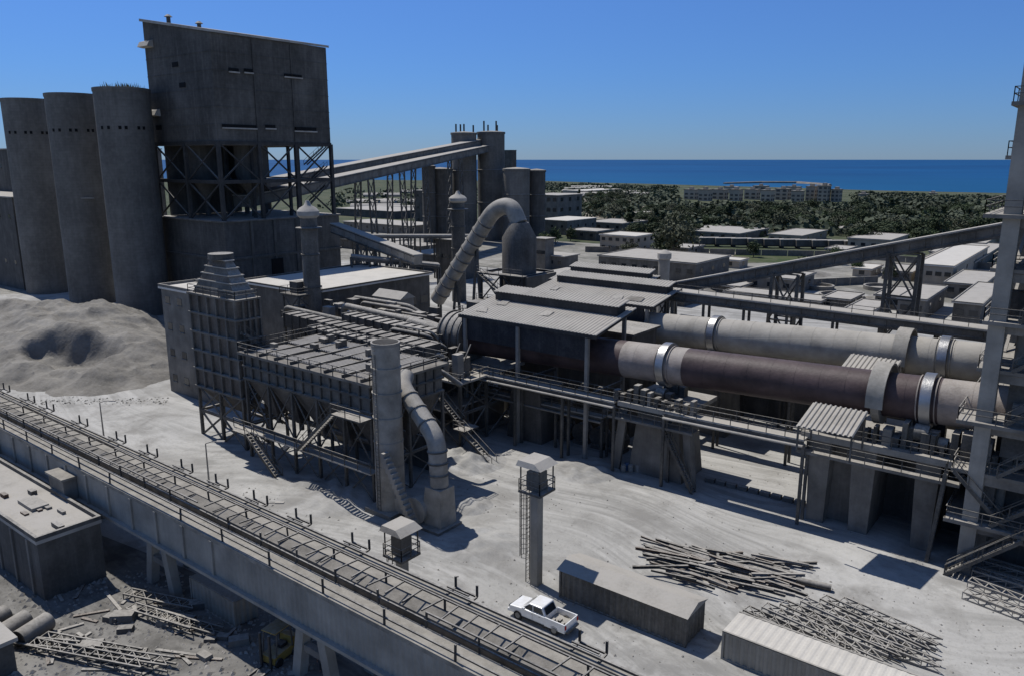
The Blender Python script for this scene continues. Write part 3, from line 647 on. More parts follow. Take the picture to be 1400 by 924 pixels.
for k in range(7):
    y=69.3+k*.7;x=random.uniform(-79,-74);MB().pipe(rnd([(x,y,8.5),(x,y,9.8+k*.5),(x+7,y,9.8+k*.5),(x+8.5,y+3,8.6)],.8,4),.18+.08*(k%3),10).build('service_pipe',random.choice((ductm,steel,steeld)),r,smooth=40)
for k in range(10):Ba(r,'stanchion',steeld,(-79+k*1.8,random.uniform(69,74),8.45),(-79+k*1.8+random.uniform(-.2,.2),72,random.uniform(10.5,13.5)),.16)
r=T('clinker_cooler','dark boxy cooler housing beneath the burner platform','housing',V((-72,77,0)))
Bx(r,'body',concd,-78,-64,75.2,80.2,.3,3.9);Bx(r,'base',conc,-79,-63,74.8,80.6,0,.3)
for k in range(7):Bx(r,'rib',steel,-77.5+k*2,-77.3+k*2,75,75.18,.3,3.9)
r=T('support_block','stout concrete block under the canopy, left of the kiln pier','pier',V((-57,78,0)))
MB().frus(-60,-54.5,75.8,80,0,-59.5,-55,76,79.8,6.8).build('shaft',concd,r);Bx(r,'cap_slab',concd,-60.5,-54,75.3,80.5,6.8,7.3)
r=T('cooling_fan_row','row of blower casings on the ground beneath the canopy','machinery',V((-52,80,0)))
for k in range(4):
    x=-53.5+k*2.6;MB().cyl((x,79,1.5),(x,80.4,1.5),1.2,n=20).build('fan_scroll',steel,r,smooth=40);Bx(r,'fan_foot',concd,x-.9,x+.9,78.8,80.8,0,.5);MB().pipe(rnd([(x+.6,79.7,1.8),(x+.6,79.7,5),(x+.6,83,6.5)],1,4),.45,10).build('outlet_pipe',steel,r,smooth=40)
def rduct(label,a,b,w,h,m,n=12,legs=True):
    a=V(a);b=V(b);r=T('ribbed_duct',label,'duct',V((a.x,a.y,0)));MB().bar(a,b,w,h).build('body',m,r)
    d=(b-a).normalized()
    for i in range(n+1):
        p=a+(b-a)*(i/n);MB().bar(p-d*.08,p+d*.08,w+.35,h+.35).build('rib',steel,r)
    if legs:
        for t in (.05,.35,.65,.95):
            p=a+(b-a)*t
            for s in (-1,1):Ba(r,'leg',steel,V((p.x,p.y+s*w*.4,0)),p+V((0,s*w*.4,-h/2)),.3)
    return r
rduct('ribbed rectangular duct running from the tall filter towards the kiln hood, nearest one',AY(398,436,70),AY(592,483,70),2.4,2.0,hopm,16)
rduct('ribbed rectangular duct behind the nearest one, dusty on top',AY(478,436,76),AY(612,466,76),2.6,1.8,brownst,12)
rduct('shorter ribbed duct sloping down towards the bag filter roof',AY(430,452,64),AY(560,484,64),1.8,1.3,casing,12)
for i,(lab,p0,p1,Y,rd) in enumerate((('thin round pipe crossing above the ribbed ducts, upper left',(390,420),(520,450),79,.4),('round pipe lying between the ribbed ducts and the hut',(470,418),(620,452),82,.55),('thick pipe ending at the burner hood',(560,440),(632,462),80,.8),('thin pipe over the bag filter rear edge',(440,470),(600,505),62.5,.3))):
    a=AY(*p0,Y);b=AY(*p1,Y);r=T('round_pipe',lab,'pipe',V((a.x,a.y,0)));MB().pipe(rnd([V((a.x,a.y,a.z-2)),a,b,b+V((1.5,2,-2))],1,5),rd,12).build('run',casing if i%2 else steel,r,smooth=40)
    for t in (.1,.5,.9):
        p=a+(b-a)*t;Ba(r,'stand',steel,V((p.x,p.y,0)),p-ZA*rd,.25)
building('roof_hut','small hut with pitched dusty roof amid the ducts','hut',fit(548,430,512,566,410,9.),concl,dusty,wy=(1,1),pitch=1.1)
r=T('duct_deck','elevated dusty steel deck behind the ribbed ducts','platform',V((-95,88,0)))
frame(r,[-110,-102,-94,-86,-78],[82,94],[0,8.5],steel,.4);Bx(r,'floor_slab',deckm,-110.5,-77.5,81.5,94.5,8.5,8.8);rail(r,[(-110.5,81.5,8.8),(-77.5,81.5,8.8),(-77.5,94.5,8.8)],1.1,2.3)
Bx(r,'rear_wall',concd,-110,-78,93.6,94,0,8.5)
for k in range(60):
    x=random.uniform(-109,-79);y=random.uniform(82.5,93);w=random.uniform(.4,2.4);Bx(r,'machine_box',random.choice((casing,steell,concd,concd,brownst,steel,hopm)),x,x+w,y,y+random.uniform(.6,2),8.8,8.8+random.uniform(.6,2.6))
for k in range(6):
    y=83+k*1.7;x=random.uniform(-108,-96);MB().pipe(rnd([(x,y,8.8),(x,y,10.+.2*k),(x+random.uniform(8,16),y,10.+.2*k),(x+18,y+1,9)],.8,4),.2+.1*(k%3),10).build('service_pipe',random.choice((casing,steel,steeld)),r,smooth=40)
for i,(lab,X,Y,n) in enumerate((('small dark steel service tower beside the burner hood',-75.5,84,3),('short dark steel tower left of the roof hut',-112,80,3))):
    r=T('service_tower',lab,'tower',(X+2,Y+2,0));zs_=[0]+[4.2*(k+1) for k in range(n)]
    frame(r,[X,X+4.2],[Y,Y+4.2],zs_,steel,.3,True,.14)
    for z in zs_[1:]:
        Bx(r,'floor_slab',deckm,X-.4,X+4.6,Y-.4,Y+4.6,z+.15,z+.3);rail(r,[(X-.4,Y+4.6,z+.3),(X-.4,Y-.4,z+.3),(X+4.6,Y-.4,z+.3),(X+4.6,Y+4.6,z+.3)],1.1,1.7)
        Bx(r,'machine_box',hopm,X+.8,X+2.8,Y+.8,Y+3,z+.3,z+2.2)
def capped(label,px,pb,pt,wpx):
    c=G(px,pb);z=PY(c,ZA,pt);dp=(c+ZA*z*.6-CAM).dot(FW);rad=wpx/2/f*dp
    r=T('capped_stack',label,'chimney',c)
    Cy(r,'shaft',casing if wpx>20 else steel,c,c+ZA*(z*.93),rad*1.1,rad,24)
    for t in (.3,.5,.7,.86):Cy(r,'flange',steel,c+ZA*z*t,c+ZA*(z*t+.2),rad*1.15,k=24)
    MB().lathe(c,[(rad*.9,z*.92),(rad*1.35,z*.94),(rad*1.35,z*.965),(rad*1.0,z*.985),(rad*.45,z),(rad*.2,z+.8)],24).build('cap',dusty,r,smooth=40)
    MB().lathe(c,[(rad*1.05,z*.86),(rad*1.6,z*.862),(rad*1.6,z*.868),(rad*1.05,z*.87)],20).build('service_ring',steel,r)
capped('round stack with mushroom cap rising behind the low hall front, left of centre',433,500,281,22)
capped('thinner dark round stack with mushroom cap, right of the long conveyor trestle',628,412,266,18)
# big bent duct
Yc=112;a=AY(598,410,Yc);b=AY(676,286,Yc);e1=AY(699,280,Yc);xe=AY(710,306,Yc).x;ze=AY(710,306,Yc).z
pts_=rnd([a,b,e1,V((xe,Yc,ze))],2.4,9)
r=T('curved_duct','big pale duct climbing diagonally and curving over in a tight bend','duct',V((a.x,a.y,0)))
MB().pipe(pts_,1.5,28).build('pipe',ductm,r,smooth=40)
for i in range(1,10):
    p=a+(b-a)*(i/10.5);t=(b-a).normalized();Cy(r,'flange',steel,p-t*.1,p+t*.1,1.65,k=28)
for t in (.35,.7):
    p=a+(b-a)*t
    for s in (-1,1):Ba(r,'leg',steel,(p.x+s*1.5,p.y,0),p-ZA*1.6,.4)
vx=xe
r=T('cyclone_vessel','dark vessel in a steel frame under the end of the bent duct','vessel',V((vx,Yc,0)))
MB().lathe((vx,Yc),[(.8,1),(3.1,5),(3.1,ze-2.5),(1.7,ze+.2)],28).build('body',hopm,r,smooth=40)
frame(r,[vx-5.5,vx-.8,vx+4],[Yc-4.2,Yc+5],[0,5,10,15],steeld,.45,True,.2)
for z in (5,10,15):Bx(r,'floor_slab',steel,vx-6,vx+4.5,Yc-5,Yc-3.4,z,z+.2);rail(r,[(vx-6,Yc-5,z+.2),(vx+4.5,Yc-5,z+.2)])
stair(r,(vx-5,Yc-5.4,5.2),(vx+3,Yc-5.4,10));stair(r,(vx+3,Yc-5.4,10.2),(vx-5,Yc-5.4,15))
Bx(r,'side_casing',concd,vx+3.2,vx+4.7,Yc-4,Yc+5,0,15)
r=T('round_vent','small squat round vent tower with cap behind the pale canopy','tank',G(905,430));c=G(905,430);zz=PY(c,ZA,342)
Cy(r,'body',steell,c,c+ZA*zz*.86,1.3);MB().lathe(c,[(1.3,zz*.86),(1.6,zz*.87),(1.6,zz*.95),(.4,zz)],20).build('cap',dusty,r,smooth=40)
# ---------------------------------------------------------------- inclined twin gallery + silo cluster
def gallery(label,a,b,w,h,wm=None,tr=(),n=14,group=None,rm=None):
    a=V(a);b=V(b);r=T('conveyor_gallery',label,'conveyor',V((b.x,b.y,0)));wm=wm or steel
    MB().bar(a,b,w,h).build('casing',wm,r);up=ZA*(h/2+.12);MB().bar(a+up,b+up,w+.5,.2).build('roof',rm or dusty,r)
    d=(b-a).normalized();s=d.cross(ZA).normalized()
    Ba(r,'side_beam',steel,a+s*(w/2+.1)-ZA*h*.45,b+s*(w/2+.1)-ZA*h*.45,.2,.35);Ba(r,'side_beam',steel,a+s*(w/2+.1)+ZA*h*.4,b+s*(w/2+.1)+ZA*h*.4,.15,.2)
    for i in range(n):
        p=a+(b-a)*(i+.5)/n+s*(w/2+.03);MB().bar(p-ZA*h*.3-d*.04,p+ZA*h*.35-d*.04,.15,.15).build('stud',wm,r)
    for t in tr:
        p=a+(b-a)*t-ZA*h*.5
        for i in (-1,1):
            for j in (-1,1):
                q=p+s*i*w*.5+V((d.x,d.y,0)).normalized()*j*1.8;Ba(r,'trestle_leg',steel,V((q.x+s.x*i*1.2,q.y+s.y*i*1.2,0)),q,.42)
        k=max(2,int(p.z/5))
        for e in range(k):
            za=p.z*e/k;zb_=p.z*(e+1)/k;hd=V((d.x,d.y,0)).normalized()*1.8
            for i in (-1,1):
                fa=s*i*(w*.5+1.2*(1-e/k));fb=s*i*(w*.5+1.2*(1-(e+1)/k));q0=V((p.x,p.y,0))
                Ba(r,'trestle_brace',steel,q0+fa-hd+ZA*za,q0+fb+hd+ZA*zb_,.2);Ba(r,'trestle_brace',steel,q0+fa+hd+ZA*za,q0+fb-hd+ZA*zb_,.2);Ba(r,'trestle_tie',steel,q0+fb-hd+ZA*zb_,q0+fb+hd+ZA*zb_,.2)
    return r
gallery('long inclined conveyor gallery rising to the far silo cluster, lower one',DD(330,276,186),DD(662,204,338),4.4,2.6,conc,(.36,.60,.8))
gallery('long inclined conveyor gallery rising to the far silo cluster, upper twin',DD(330,259,200),DD(662,194,347),4.4,2.4,conc,(.5,))
gallery('short conveyor gallery sloping down beside the dark tower foot',DD(458,312,185),DD(572,356,165),2.2,2,steell,(.4,.8))
def csilo(label,px,pb,pt,wpx,m):
    c=G(px,pb);z=PY(c,ZA,pt);rad=wpx/2/f*((c-CAM).dot(FW)-z*.1)
    r=T('cement_silo',label,'silo',c);Cy(r,'shaft',m,c,c+ZA*z,rad,k=32);MB().lathe(c,[(rad+.3,z-.8),(rad+.3,z),(rad*.7,z+.3),(.3,z+.6)],32).build('rim',m,r,smooth=40)
    for k in (.35,.65):MB().lathe(c,[(rad+.02,z*k),(rad+.15,z*k+.1),(rad+.15,z*k+.4),(rad+.02,z*k+.5)],32).build('ring',m,r)
    return c,z,rad
cs=[('tall cement silo at the top of the galleries, left of the pair',636,330,182,34,silom),('tall cement silo at the top of the galleries, right of the pair',672,328,181,37,silom),
('lower grey cement silo right of the tall pair',706,332,231,36,silom),('lower cement silo left of the tall pair',604,332,231,32,concd),('small cement silo at the right end of the cluster',733,330,233,24,concd),('small cement silo at the left end of the cluster',588,334,227,18,concd),('rear silo showing between the tall one and the end silo',722,322,240,26,concd)]
for t in cs:
    c,z,rad=csilo(*t)
    if z>40:
        for i in range(4):
            p=c+V((random.uniform(-4,4),random.uniform(-4,4),z));tag(MB().cyl(p,p+ZA*random.uniform(2.5,5),.35,n=10).build('vent_pipe',steeld,None),'thin dark vent pipe standing on a tall silo top','pipe','vent pipes on the silo tops')
building('silo_head_house','small head house between the tall silos and the lower ones','building',topfit(700,206,42,688,706),concd,casing)
building('packing_house','blocky grey building at the right foot of the silo cluster','building',fit(762,310,722,795,268),conc,dusty,wy=(5,3),wx=(3,3),over=.6,ws=(2.4,2))
building('packing_annex','low annex in front of the blocky building by the silos','building',fit(775,322,735,815,303),conc,droof,wx=(4,1),wy=(3,1))
building('pump_house','dark square block standing before the silo cluster','building',fit(600,312,567,618,262),concd,dusty,wy=(3,3))
for i,(lab,p) in enumerate((('flat roofed shed seen through the trestles, nearest the tower',(520,345,462,560,332)),('flat shed beyond the trestles with pale roof',(560,322,470,600,310)),('low store with pale roof left of the capped dark stack',(600,372,560,640,350)),('long pale roofed store behind the trestles',(540,300,460,590,290)),('grey store right of the bent duct',(770,372,728,790,352)),('low grey store behind the canopies',(760,392,735,800,378)),('dark block between the tower foot and the capped dark stack',(625,385,596,655,330)),('dark block standing right of the bent duct vessel',(745,372,728,757,328)),('narrow dark shed behind the long hall',(575,350,520,600,338)))):
    building('storage_shed',lab,'shed',fit(*p),(concd,conc,casing)[i%3],dusty if i<6 else casing,wy=(4,1),over=.5)
for lab,a,b,n in (('pipe rack crossing behind the dark tower at mid height',DD(455,322,215),DD(648,322,240),7),('lower pipe rack on posts left of the capped dark stack',DD(480,350,170),DD(600,362,175),5)):
    r=T('pipe_rack',lab,'pipe rack',V((a.x,a.y,0)));d=(b-a).normalized();s=V((-d.y,d.x,0))
    for k in range(4):MB().pipe([a+s*(k*.9-1.4),b+s*(k*.9-1.4)],.28,8).build('pipe',random.choice((ductm,steel,steell)),r,smooth=40)
    Ba(r,'girder',steel,a-s*1.8-ZA*.5,b-s*1.8-ZA*.5,.3,.6);Ba(r,'girder',steel,a+s*1.8-ZA*.5,b+s*1.8-ZA*.5,.3,.6)
    for i in range(n+1):
        p=a+(b-a)*(i/n)
        for k in (-1,1):Ba(r,'post',steel,V((p.x,p.y,0))+s*1.8*k,p+s*1.8*k-ZA*.5,.35)
# ---------------------------------------------------------------- right conveyors
a=AY(905,397,110);b=AY(1396,311,110)
gallery('long inclined belt gallery climbing right behind the kilns to the right tower',a,b,2.2,1.5,casing,(.0,.42,.74),26)
a=AY(915,402,101.5);b=AY(1360,458,101.5)
r=gallery('level belt gallery running just behind the pale kiln',a,b,2.6,1.1,casing,(),20)
for i in range(8):
    p=a+(b-a)*(i/7)
    for k in (-1,1):Ba(r,'post',steel,(p.x,p.y+k,0),(p.x,p.y+k,p.z-.5),.3)
rail(r,[a+V((0,-1.2,.7)),b+V((0,-1.2,.7))],1.,2.6)
building('kiln_store','long dark low store behind the pale kiln','building',(-52,-6,103.5,109,0,11.5),concd,casing,wy=(12,1),over=.5)
# right hand tower
xw=-7.3
r=T('preheater_tower','dense dusty framed tower with platforms at the right edge where the kilns end','tower',V((0,88,0)))
for x in (xw,1,9):
    for y in (73.5,88,102):
        Ba(r,'column',concl if (y==73.5 and x<0) else conc,(x,y,0),(x,y,50),1.2)
for z in (4.6,9,13.5,18,22,26.2,30.5,35,39,47):
    big=z in (4.6,13.5,22,30.5,39,47);xo=xw-(1.9 if z in (4.6,9,13.5,30.5) else 1.)
    Bx(r,'floor_slab',conc,xo,10,72.3 if big else 73,103 if big else 84,z,z+.3);Ba(r,'beam',conc,(xw,73.5,z-.4),(9,73.5,z-.4),.7,.7);Ba(r,'beam',conc,(xw,74,z-.4),(xw,101.5,z-.4),.5,.6)
    rail(r,[(xo+.1,102.9 if big else 84,z+.3),(xo+.1,72.4 if big else 73.1,z+.3),(10,72.4 if big else 73.1,z+.3)],1.1,2.6)
for z0,z1_ in ((4.6,9),(9,13.5),(13.5,18),(18,22),(22,26.2),(26.2,30.5),(30.5,35),(35,39)):
    Ba(r,'brace',steell,(xw,74.5,z0+.3),(xw,80.5,z1_-.4),.25);Ba(r,'brace',steell,(xw+.1,80.5,z0+.3),(xw+.1,87,z1_-.4) if z0>10 else (xw+.1,74.5,z1_-.4),.25);Ba(r,'brace',steel,(xw,88.5,z0+.3),(xw,95,z1_-.4),.25);Ba(r,'brace',steel,(xw,95,z0+.3),(xw,101,z1_-.4),.25)
    stair(r,(xw+1.5,72.9,z0+.4),(xw+6.5,72.9,z1_+.2),.8)
    for k in range(9):
        x=random.uniform(xw+.3,5);y=random.uniform(74.,100 if z0>14 else 84);Bx(r,'machine_box',random.choice((casing,steell,concd,brownst,hopm)),x,x+random.uniform(.5,2.2),y,y+random.uniform(.8,2),z0+.3,z0+random.uniform(1,3.8))
Bx(r,'side_panel',white,xw-.73,xw-.65,75,78,19,30);Bx(r,'side_panel',casing,xw-.3,xw-.2,90,100,22.5,30)
MB().pipe(rnd([(2,79,37),(2,79,27),(-3,78,19),(-4.4,78,15.5)],3),1.5,20).build('riser_duct',white,r,smooth=40)
MB().lathe((4,92),[(.8,16),(3,22),(3,29),(1,30.4)],24).build('cyclone',ductm,r,smooth=40)
for yy in (76.5,85,97):MB().pipe([(xw+1.6,yy,4.9),(xw+1.6,yy,46)],.42,12).build('vertical_pipe',random.choice((ductm,steell)),r,smooth=40)
Bx(r,'inlet_housing',casing,-6,-1,74.8,81.5,10.5,17.5);Bx(r,'inlet_housing',casing,-6,-1,92,98.5,10.5,17.5)
Bx(r,'lower_wall',concd,xw+1,9,77,77.4,0,9);Bx(r,'rear_screen',concd,xw+3,9,86,86.4,9,47)
stair(r,(xw-1.2,72,0),(xw+4,72,4.8),1.)
c=DD(1396,300,120);c=V((c.x,c.y,0));r=T('vent_stack','slender dark lattice stack at the far right edge above the horizon','chimney',c)
zz=PY(c,ZA,150);Cy(r,'shaft',steeld,c,c+ZA*(zz-2),.5);Bx(r,'head_platform',steeld,c.x-1,c.x+1,c.y-1,c.y+1,zz-6,zz-3);rail(r,[c+V((-1,-1,zz-3)),c+V((1,-1,zz-3))],1.1,1)
Cy(r,'tip',steeld,c+ZA*(zz-2),c+ZA*zz,.15)
# ---------------------------------------------------------------- foreground conveyor bridge
BX0,BX1=-150,-4
r=T('conveyor_bridge','long elevated conveyor bridge with dusty deck and railings crossing the foreground','conveyor',V((-60,30,0)))
Bx(r,'near_slab',slabm,BX0,BX1,28,29.5,7.75,8.05)
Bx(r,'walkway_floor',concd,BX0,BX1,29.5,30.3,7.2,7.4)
MB().prism([(BX0,30.3,7.2),(BX0,30.3,8.1),(BX0,31.3,8.25),(BX0,31.3,7.2)],(BX1-BX0,0,0)).build('belt_cover',deckm,r)
MB().prism([(BX0,31.42,7.2),(BX0,31.42,8.2),(BX0,32.3,8.1),(BX0,32.3,7.2)],(BX1-BX0,0,0)).build('belt_cover',slabm,r)
x=BX0;k=0
while x<BX1-2:
    if k%2==0:Bx(r,'cover_seam',deckm,x,x+.09,30.32,31.28,8.2,8.29)
    x+=2.1;k+=1
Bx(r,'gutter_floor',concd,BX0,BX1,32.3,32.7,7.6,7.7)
Bx(r,'far_slab',slabm,BX0,BX1,32.7,33.2,7.9,8.05)
Bx(r,'pipe_run',steel,BX0,BX1,32.85,33.0,8.3,8.45)
Bx(r,'near_girder',concl,BX0,-47,28.1,28.5,5.0,7.75)
MB().sheet((-47,28.1,5.0),(BX1+47,0,0),(0,0,2.75),.5,.05,(0,-1,0)).build('ribbed_fascia',concl,r)
Bx(r,'girder_flange',concl,BX0,BX1,27.75,28.6,4.75,5.0)
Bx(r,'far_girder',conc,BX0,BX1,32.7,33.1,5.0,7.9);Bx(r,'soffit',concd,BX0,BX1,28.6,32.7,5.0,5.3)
for k in range(26):
    x=BX0+k*4
    if x<-47:Bx(r,'girder_rib',concl,x-.15,x+.15,27.95,28.097,5.0,7.75)
def brail(y,z,x0,x1,h,sp_,miss=.07,hs=(1,.5)):
    n=int((x1-x0)/sp_)
    for i in range(n+1):
        x=x0+(x1-x0)*i/n
        if random.random()>miss:Ba(r,'post',steeld,(x,y,z),(x+random.uniform(-.05,.05),y+random.uniform(-.06,.06),z+h),.11)
    for hh in hs:
        i=0
        while i<n:
            k=min(n,i+random.randint(3,7));xa=x0+(x1-x0)*i/n;xb=x0+(x1-x0)*k/n
            if random.random()<.9:Ba(r,'rail',steeld,(xa,y,z+h*hh),(xb,y+random.uniform(-.08,.08),z+h*hh+random.uniform(-.06,.04)),.1)
            i=k
brail(28.2,8.05,-128,-9,1.05,5.6,.15)
brail(29.55,8.05,-128,-9,1.0,4.0)
brail(31.36,8.15,-128,-9,.85,5.0,.1,(1,))
for i in range(76):
    x=-126+i*1.55
    if random.random()<.8:Ba(r,'cross_bar',steeld,(x,29.55,9.02),(x+random.uniform(-.2,.2),31.36,8.98+random.uniform(-.05,.03)),.09,.09)
for x in (-112,-104,-97,-92,-84,-76,-70,-64,-58.5,-53,-47.5,-41,-31,-21.5):
    m=MB();m.bar((x,32.9,8.05),(x,33.8,8.15),.12);m.bar((x+1.8,32.9,8.05),(x+1.8,33.8,8.15),.12);m.bar((x,33.8,8.15),(x+1.8,33.8,8.15),.12);m.bar((x,33.8,8.15),(x,33.8,8.95),.12);m.bar((x+1.8,33.8,8.15),(x+1.8,33.8,8.95),.12);m.bar((x,33.0,8.6),(x+1.8,33.0,8.6),.1);m.build('side_bracket',steeld,r)
for x in (-120,-99,-79,-59.5,-39.5,-18):
    for y in (28.9,32.2):
        for s in (-1,1):Ba(r,'leg',concl,(x+s*1.9,y,0),(x+s*.9,y,4.9),.7,.8)
        Ba(r,'leg_tie',conc,(x-1.3,y,2.6),(x+1.3,y,2.6),.5,.5)
    Ba(r,'cross_head',conc,(x,28.2,4.5),(x,33.0,4.5),2.6,.55)
Bx(r,'service_box',conc,-75,-72,26.9,28.05,4.2,7.0);Bx(r,'service_box_lid',slabm,-75.2,-71.8,26.7,28.0,7.0,7.2)
# ---------------------------------------------------------------- left foreground building and yard
bx=fit(62,822,-140,146,744);r=building('flat_roof_store','low concrete store with dusty flat roof at the lower left beside the bridge','building',bx,concd,dusty,over=.1,par=.35)
x0,x1,y0,y1,_,z1=bx;Bx(r,'roof_curb',conc,x0+6,x0+6.4,y0+1,y1-1,z1+.3,z1+.7);Bx(r,'roof_hatch',concl,x1-9,x1-6,y0+2,y0+3.4,z1+.3,z1+.6)
for i in range(5):
    x=x1-2-i*3.3;Bx(r,'pilaster',conc,x,x+.35,y0-.15,y0-.003,0,z1-.05)
for k in range(8):
    x=random.uniform(x1-16,x1-1);y=random.uniform(y0+1,y1-1.5);Bx(r,'roof_debris',random.choice((steel,conc,rust)),x,x+random.uniform(.3,1.6),y,y+random.uniform(.2,.5),z1+.3,z1+random.uniform(.4,.7))
def container(name,label,bx,m,tm,cat='container',group=None,pitch=0):
    x0,x1,y0,y1,z0,z1=bx;r=T(name,label,cat,V(((x0+x1)/2,(y0+y1)/2,z0)),group);e=.12
    Bx(r,'body',m,x0+e,x1-e,y0+e,y1-e,z0+.1,z1-.1)
    MB().sheet((x0,y0+e-.02,z0+.15),(x1-x0,0,0),(0,0,z1-z0-.3),.55,.09,(0,-1,0)).build('side_panel',m,r)
    MB().sheet((x1-e+.02,y0,z0+.15),(0,y1-y0,0),(0,0,z1-z0-.3),.5,.07,(1,0,0)).build('end_panel',m,r)
    if pitch:MB().prism([(x0-.15,y0-.2,z1-.05),(x0-.15,(y0+y1)/2,z1+pitch),(x0-.15,y1+.2,z1-.05)],(x1-x0+.3,0,0)).build('roof',tm,r)
    else:
        MB().sheet((x0,y0,z1-.08),(x1-x0,0,0),(0,y1-y0,0),.6,.025,(0,0,1)).build('roof',tm,r)
        for y in (y0,y1-.15):Bx(r,'top_rail',m,x0,x1,y,y+.15,z1-.2,z1-.02)
    for x in (x0,x1-.16):
        for y in (y0-.01,y1-.15):Bx(r,'corner_post',m,x,x+.16,y,y+.16,z0,z1-.21)
    Bx(r,'bottom_rail',m,x0,x1,y0-.02,y0+.1,z0,z0+.15)
    return r
container('yard_container','grey corrugated container in the shade below the bridge',fit(322,860,262,353,822),corrm,corrm)
container('corrugated_shed','long corrugated shed behind the white pickup with a dusty low roof',fit(937,886,764,962,843),casing,dusty,'shed',pitch=.5)
a=G(985,900);container('pale_shed','long pale topped shed at the bottom edge right of the corrugated shed',(a.x,a.x+17,a.y,a.y+3.2,0,2.3),concl,droof,'shed')
a=G(-10,915);building('low_hut','small hut cut by the lower left corner','hut',(a.x-7,a.x+1.6,a.y-6,a.y+1,0,2.4),concd,dusty)
for i,(px,py) in enumerate(((8,838),(36,845),(66,848))):
    p=G(px,py,.7);d=V((.35,-.94,0));m=MB();L=2.6
    m.pipe([p,p+d*L*.98,p+d*L,p+d*L,p+d*.1],[.72,.72,.72,.58,.58],20,caps=False)
    o=m.build('concrete_pipe',conc,None,smooth=40);tag(o,('concrete pipe section lying in the yard, leftmost of three','concrete pipe section lying in the yard, middle of three','concrete pipe section lying in the yard, rightmost of three')[i],'pipe')
def truss(name,label,a,b,w,h,m,group):
    a=V(a);b=V(b);d=(b-a);L=d.length;d.normalize();s=V((-d.y,d.x,0)).normalized()*w/2
    r=T(name,label,'scrap frame',V(((a+b)/2)),group)
    for i in (-1,1):
        for k in (0,1):Ba(r,'chord',m,a+s*i+ZA*h*k,b+s*i+ZA*h*k,.12)
    n=max(3,int(L/1.1));mm=MB()
    for q in range(n):
        t0=a+d*L*q/n;t1=a+d*L*(q+1)/n
        for i in (-1,1):mm.bar(t0+s*i,t1+s*i+ZA*h,.07)
        mm.bar(t0-s+ZA*h,t0+s+ZA*h,.07);mm.bar(t0+s+ZA*h,t1-s+ZA*h,.06);mm.bar(t0-s,t0-s+ZA*h,.06)
    mm.build('lacing',m,r)
    return r
lst=[((1020,838),(1190,918)),((1045,834),(1210,908)),((1070,830),(1235,902)),((1098,826),(1255,898)),((1125,823),(1275,893)),((1150,826),(1285,885)),((1030,850),(1150,915)),((1190,880),(1285,915)),((1110,850),(1190,925))]
for i,(a,b) in enumerate(lst):
    truss('lattice_truss','lattice truss lying in the heap right of the pale topped shed',G(*a,.05+.2*(i%2)),G(*b,.05+.2*((i+1)%2)),.9,.5,steell if i%2 else steel,'lattice trusses heaped at lower right')
for i,(a,b) in enumerate((((1325,800),(1420,835)),((1330,785),(1425,815)),((1318,815),(1410,850)),((1345,772),(1440,800)))):
    truss('lattice_truss','lattice truss dumped at the right edge beneath the tower',G(*a,.05+.3*(i%2)),G(*b,.05+.3*(i%2)),.9,.6,steell,'lattice trusses by the right tower')
for i,(a,b) in enumerate((((8,880),(105,890)),((40,884),(200,915)),((60,876),(190,900)),((120,895),(235,912)),((175,815),(270,835)),((180,835),(268,862)),((215,845),(300,870)))):
    truss('lattice_truss','weathered lattice frame lying in the lower left yard',G(*a,.05),G(*b,.05+.3*(i%2)),.9,.5,steel,'lattice frames in the lower left yard')
rs=random.Random(12)
for i in range(110):
    t=rs.random()**1.2;px=900+180*t;py=756+rs.uniform(-14,32)+24*t;p=G(px,py,.1+rs.random()*.6);an=rs.choice((R(-7),R(-3),R(0),R(3),R(6),R(35)))+rs.uniform(-.1,.1)+.08;L=rs.uniform(1.6,5);d=V((math.cos(an),math.sin(an),rs.uniform(-.02,.03)))
    m=MB();h=rs.choice((.14,.22))
    m.bar(p-d*L/2,p+d*L/2,h,.04);m.bar(p-d*L/2+ZA*h,p+d*L/2+ZA*h,h,.04);m.bar(p-d*L/2+ZA*h/2,p+d*L/2+ZA*h/2,.04,h)
    tag(m.build('steel_beam',rs.choice((steel,rust,steeld,hopm,steell))),'scrap steel beam in the tangled pile right of the light tower','beam','scrap steel beams in the yard pile')
for i in range(5):
    a=G(915+i*34,748+i*9,.35);d=V((math.cos(.05*i),math.sin(.05*i),0));tag(MB().pipe([a,a+d*(4+i%3)],.28,12,False).build('scrap_pipe',casing if i%2 else hopm,None,smooth=40),'dusty steel pipe lying across the scrap beam pile','pipe','dusty pipes on the scrap pile')
for i in range(26):
    px=random.uniform(60,330);py=random.uniform(795,915);p=G(px,py,.12);an=random.uniform(0,3.1);L=random.uniform(1.5,4);d=V((math.cos(an),math.sin(an),0))
    tag(MB().bar(p-d*L/2,p+d*L/2,.25,.1).build('timber_plank',random.choice((steel,rust,steell))),'loose plank lying on the gravel in the lower left yard','plank','loose planks in the lower left yard')
for i in range(14):
    px=random.uniform(90,330);py=random.uniform(800,915);p=G(px,py);s=random.uniform(.4,.9);an=random.random()
    m=MB();m.frus(-s,s,-s*.6,s*.6,0,-s*.95,s*.9,-s*.5,s*.55,s*.7);m.v=[Matrix.Rotation(an,3,'Z')@v+p for v in m.v]
    tag(m.build('concrete_block',concd if i%2 else conc),'broken concrete block among the debris below the bridge','block','concrete blocks in the lower left yard')
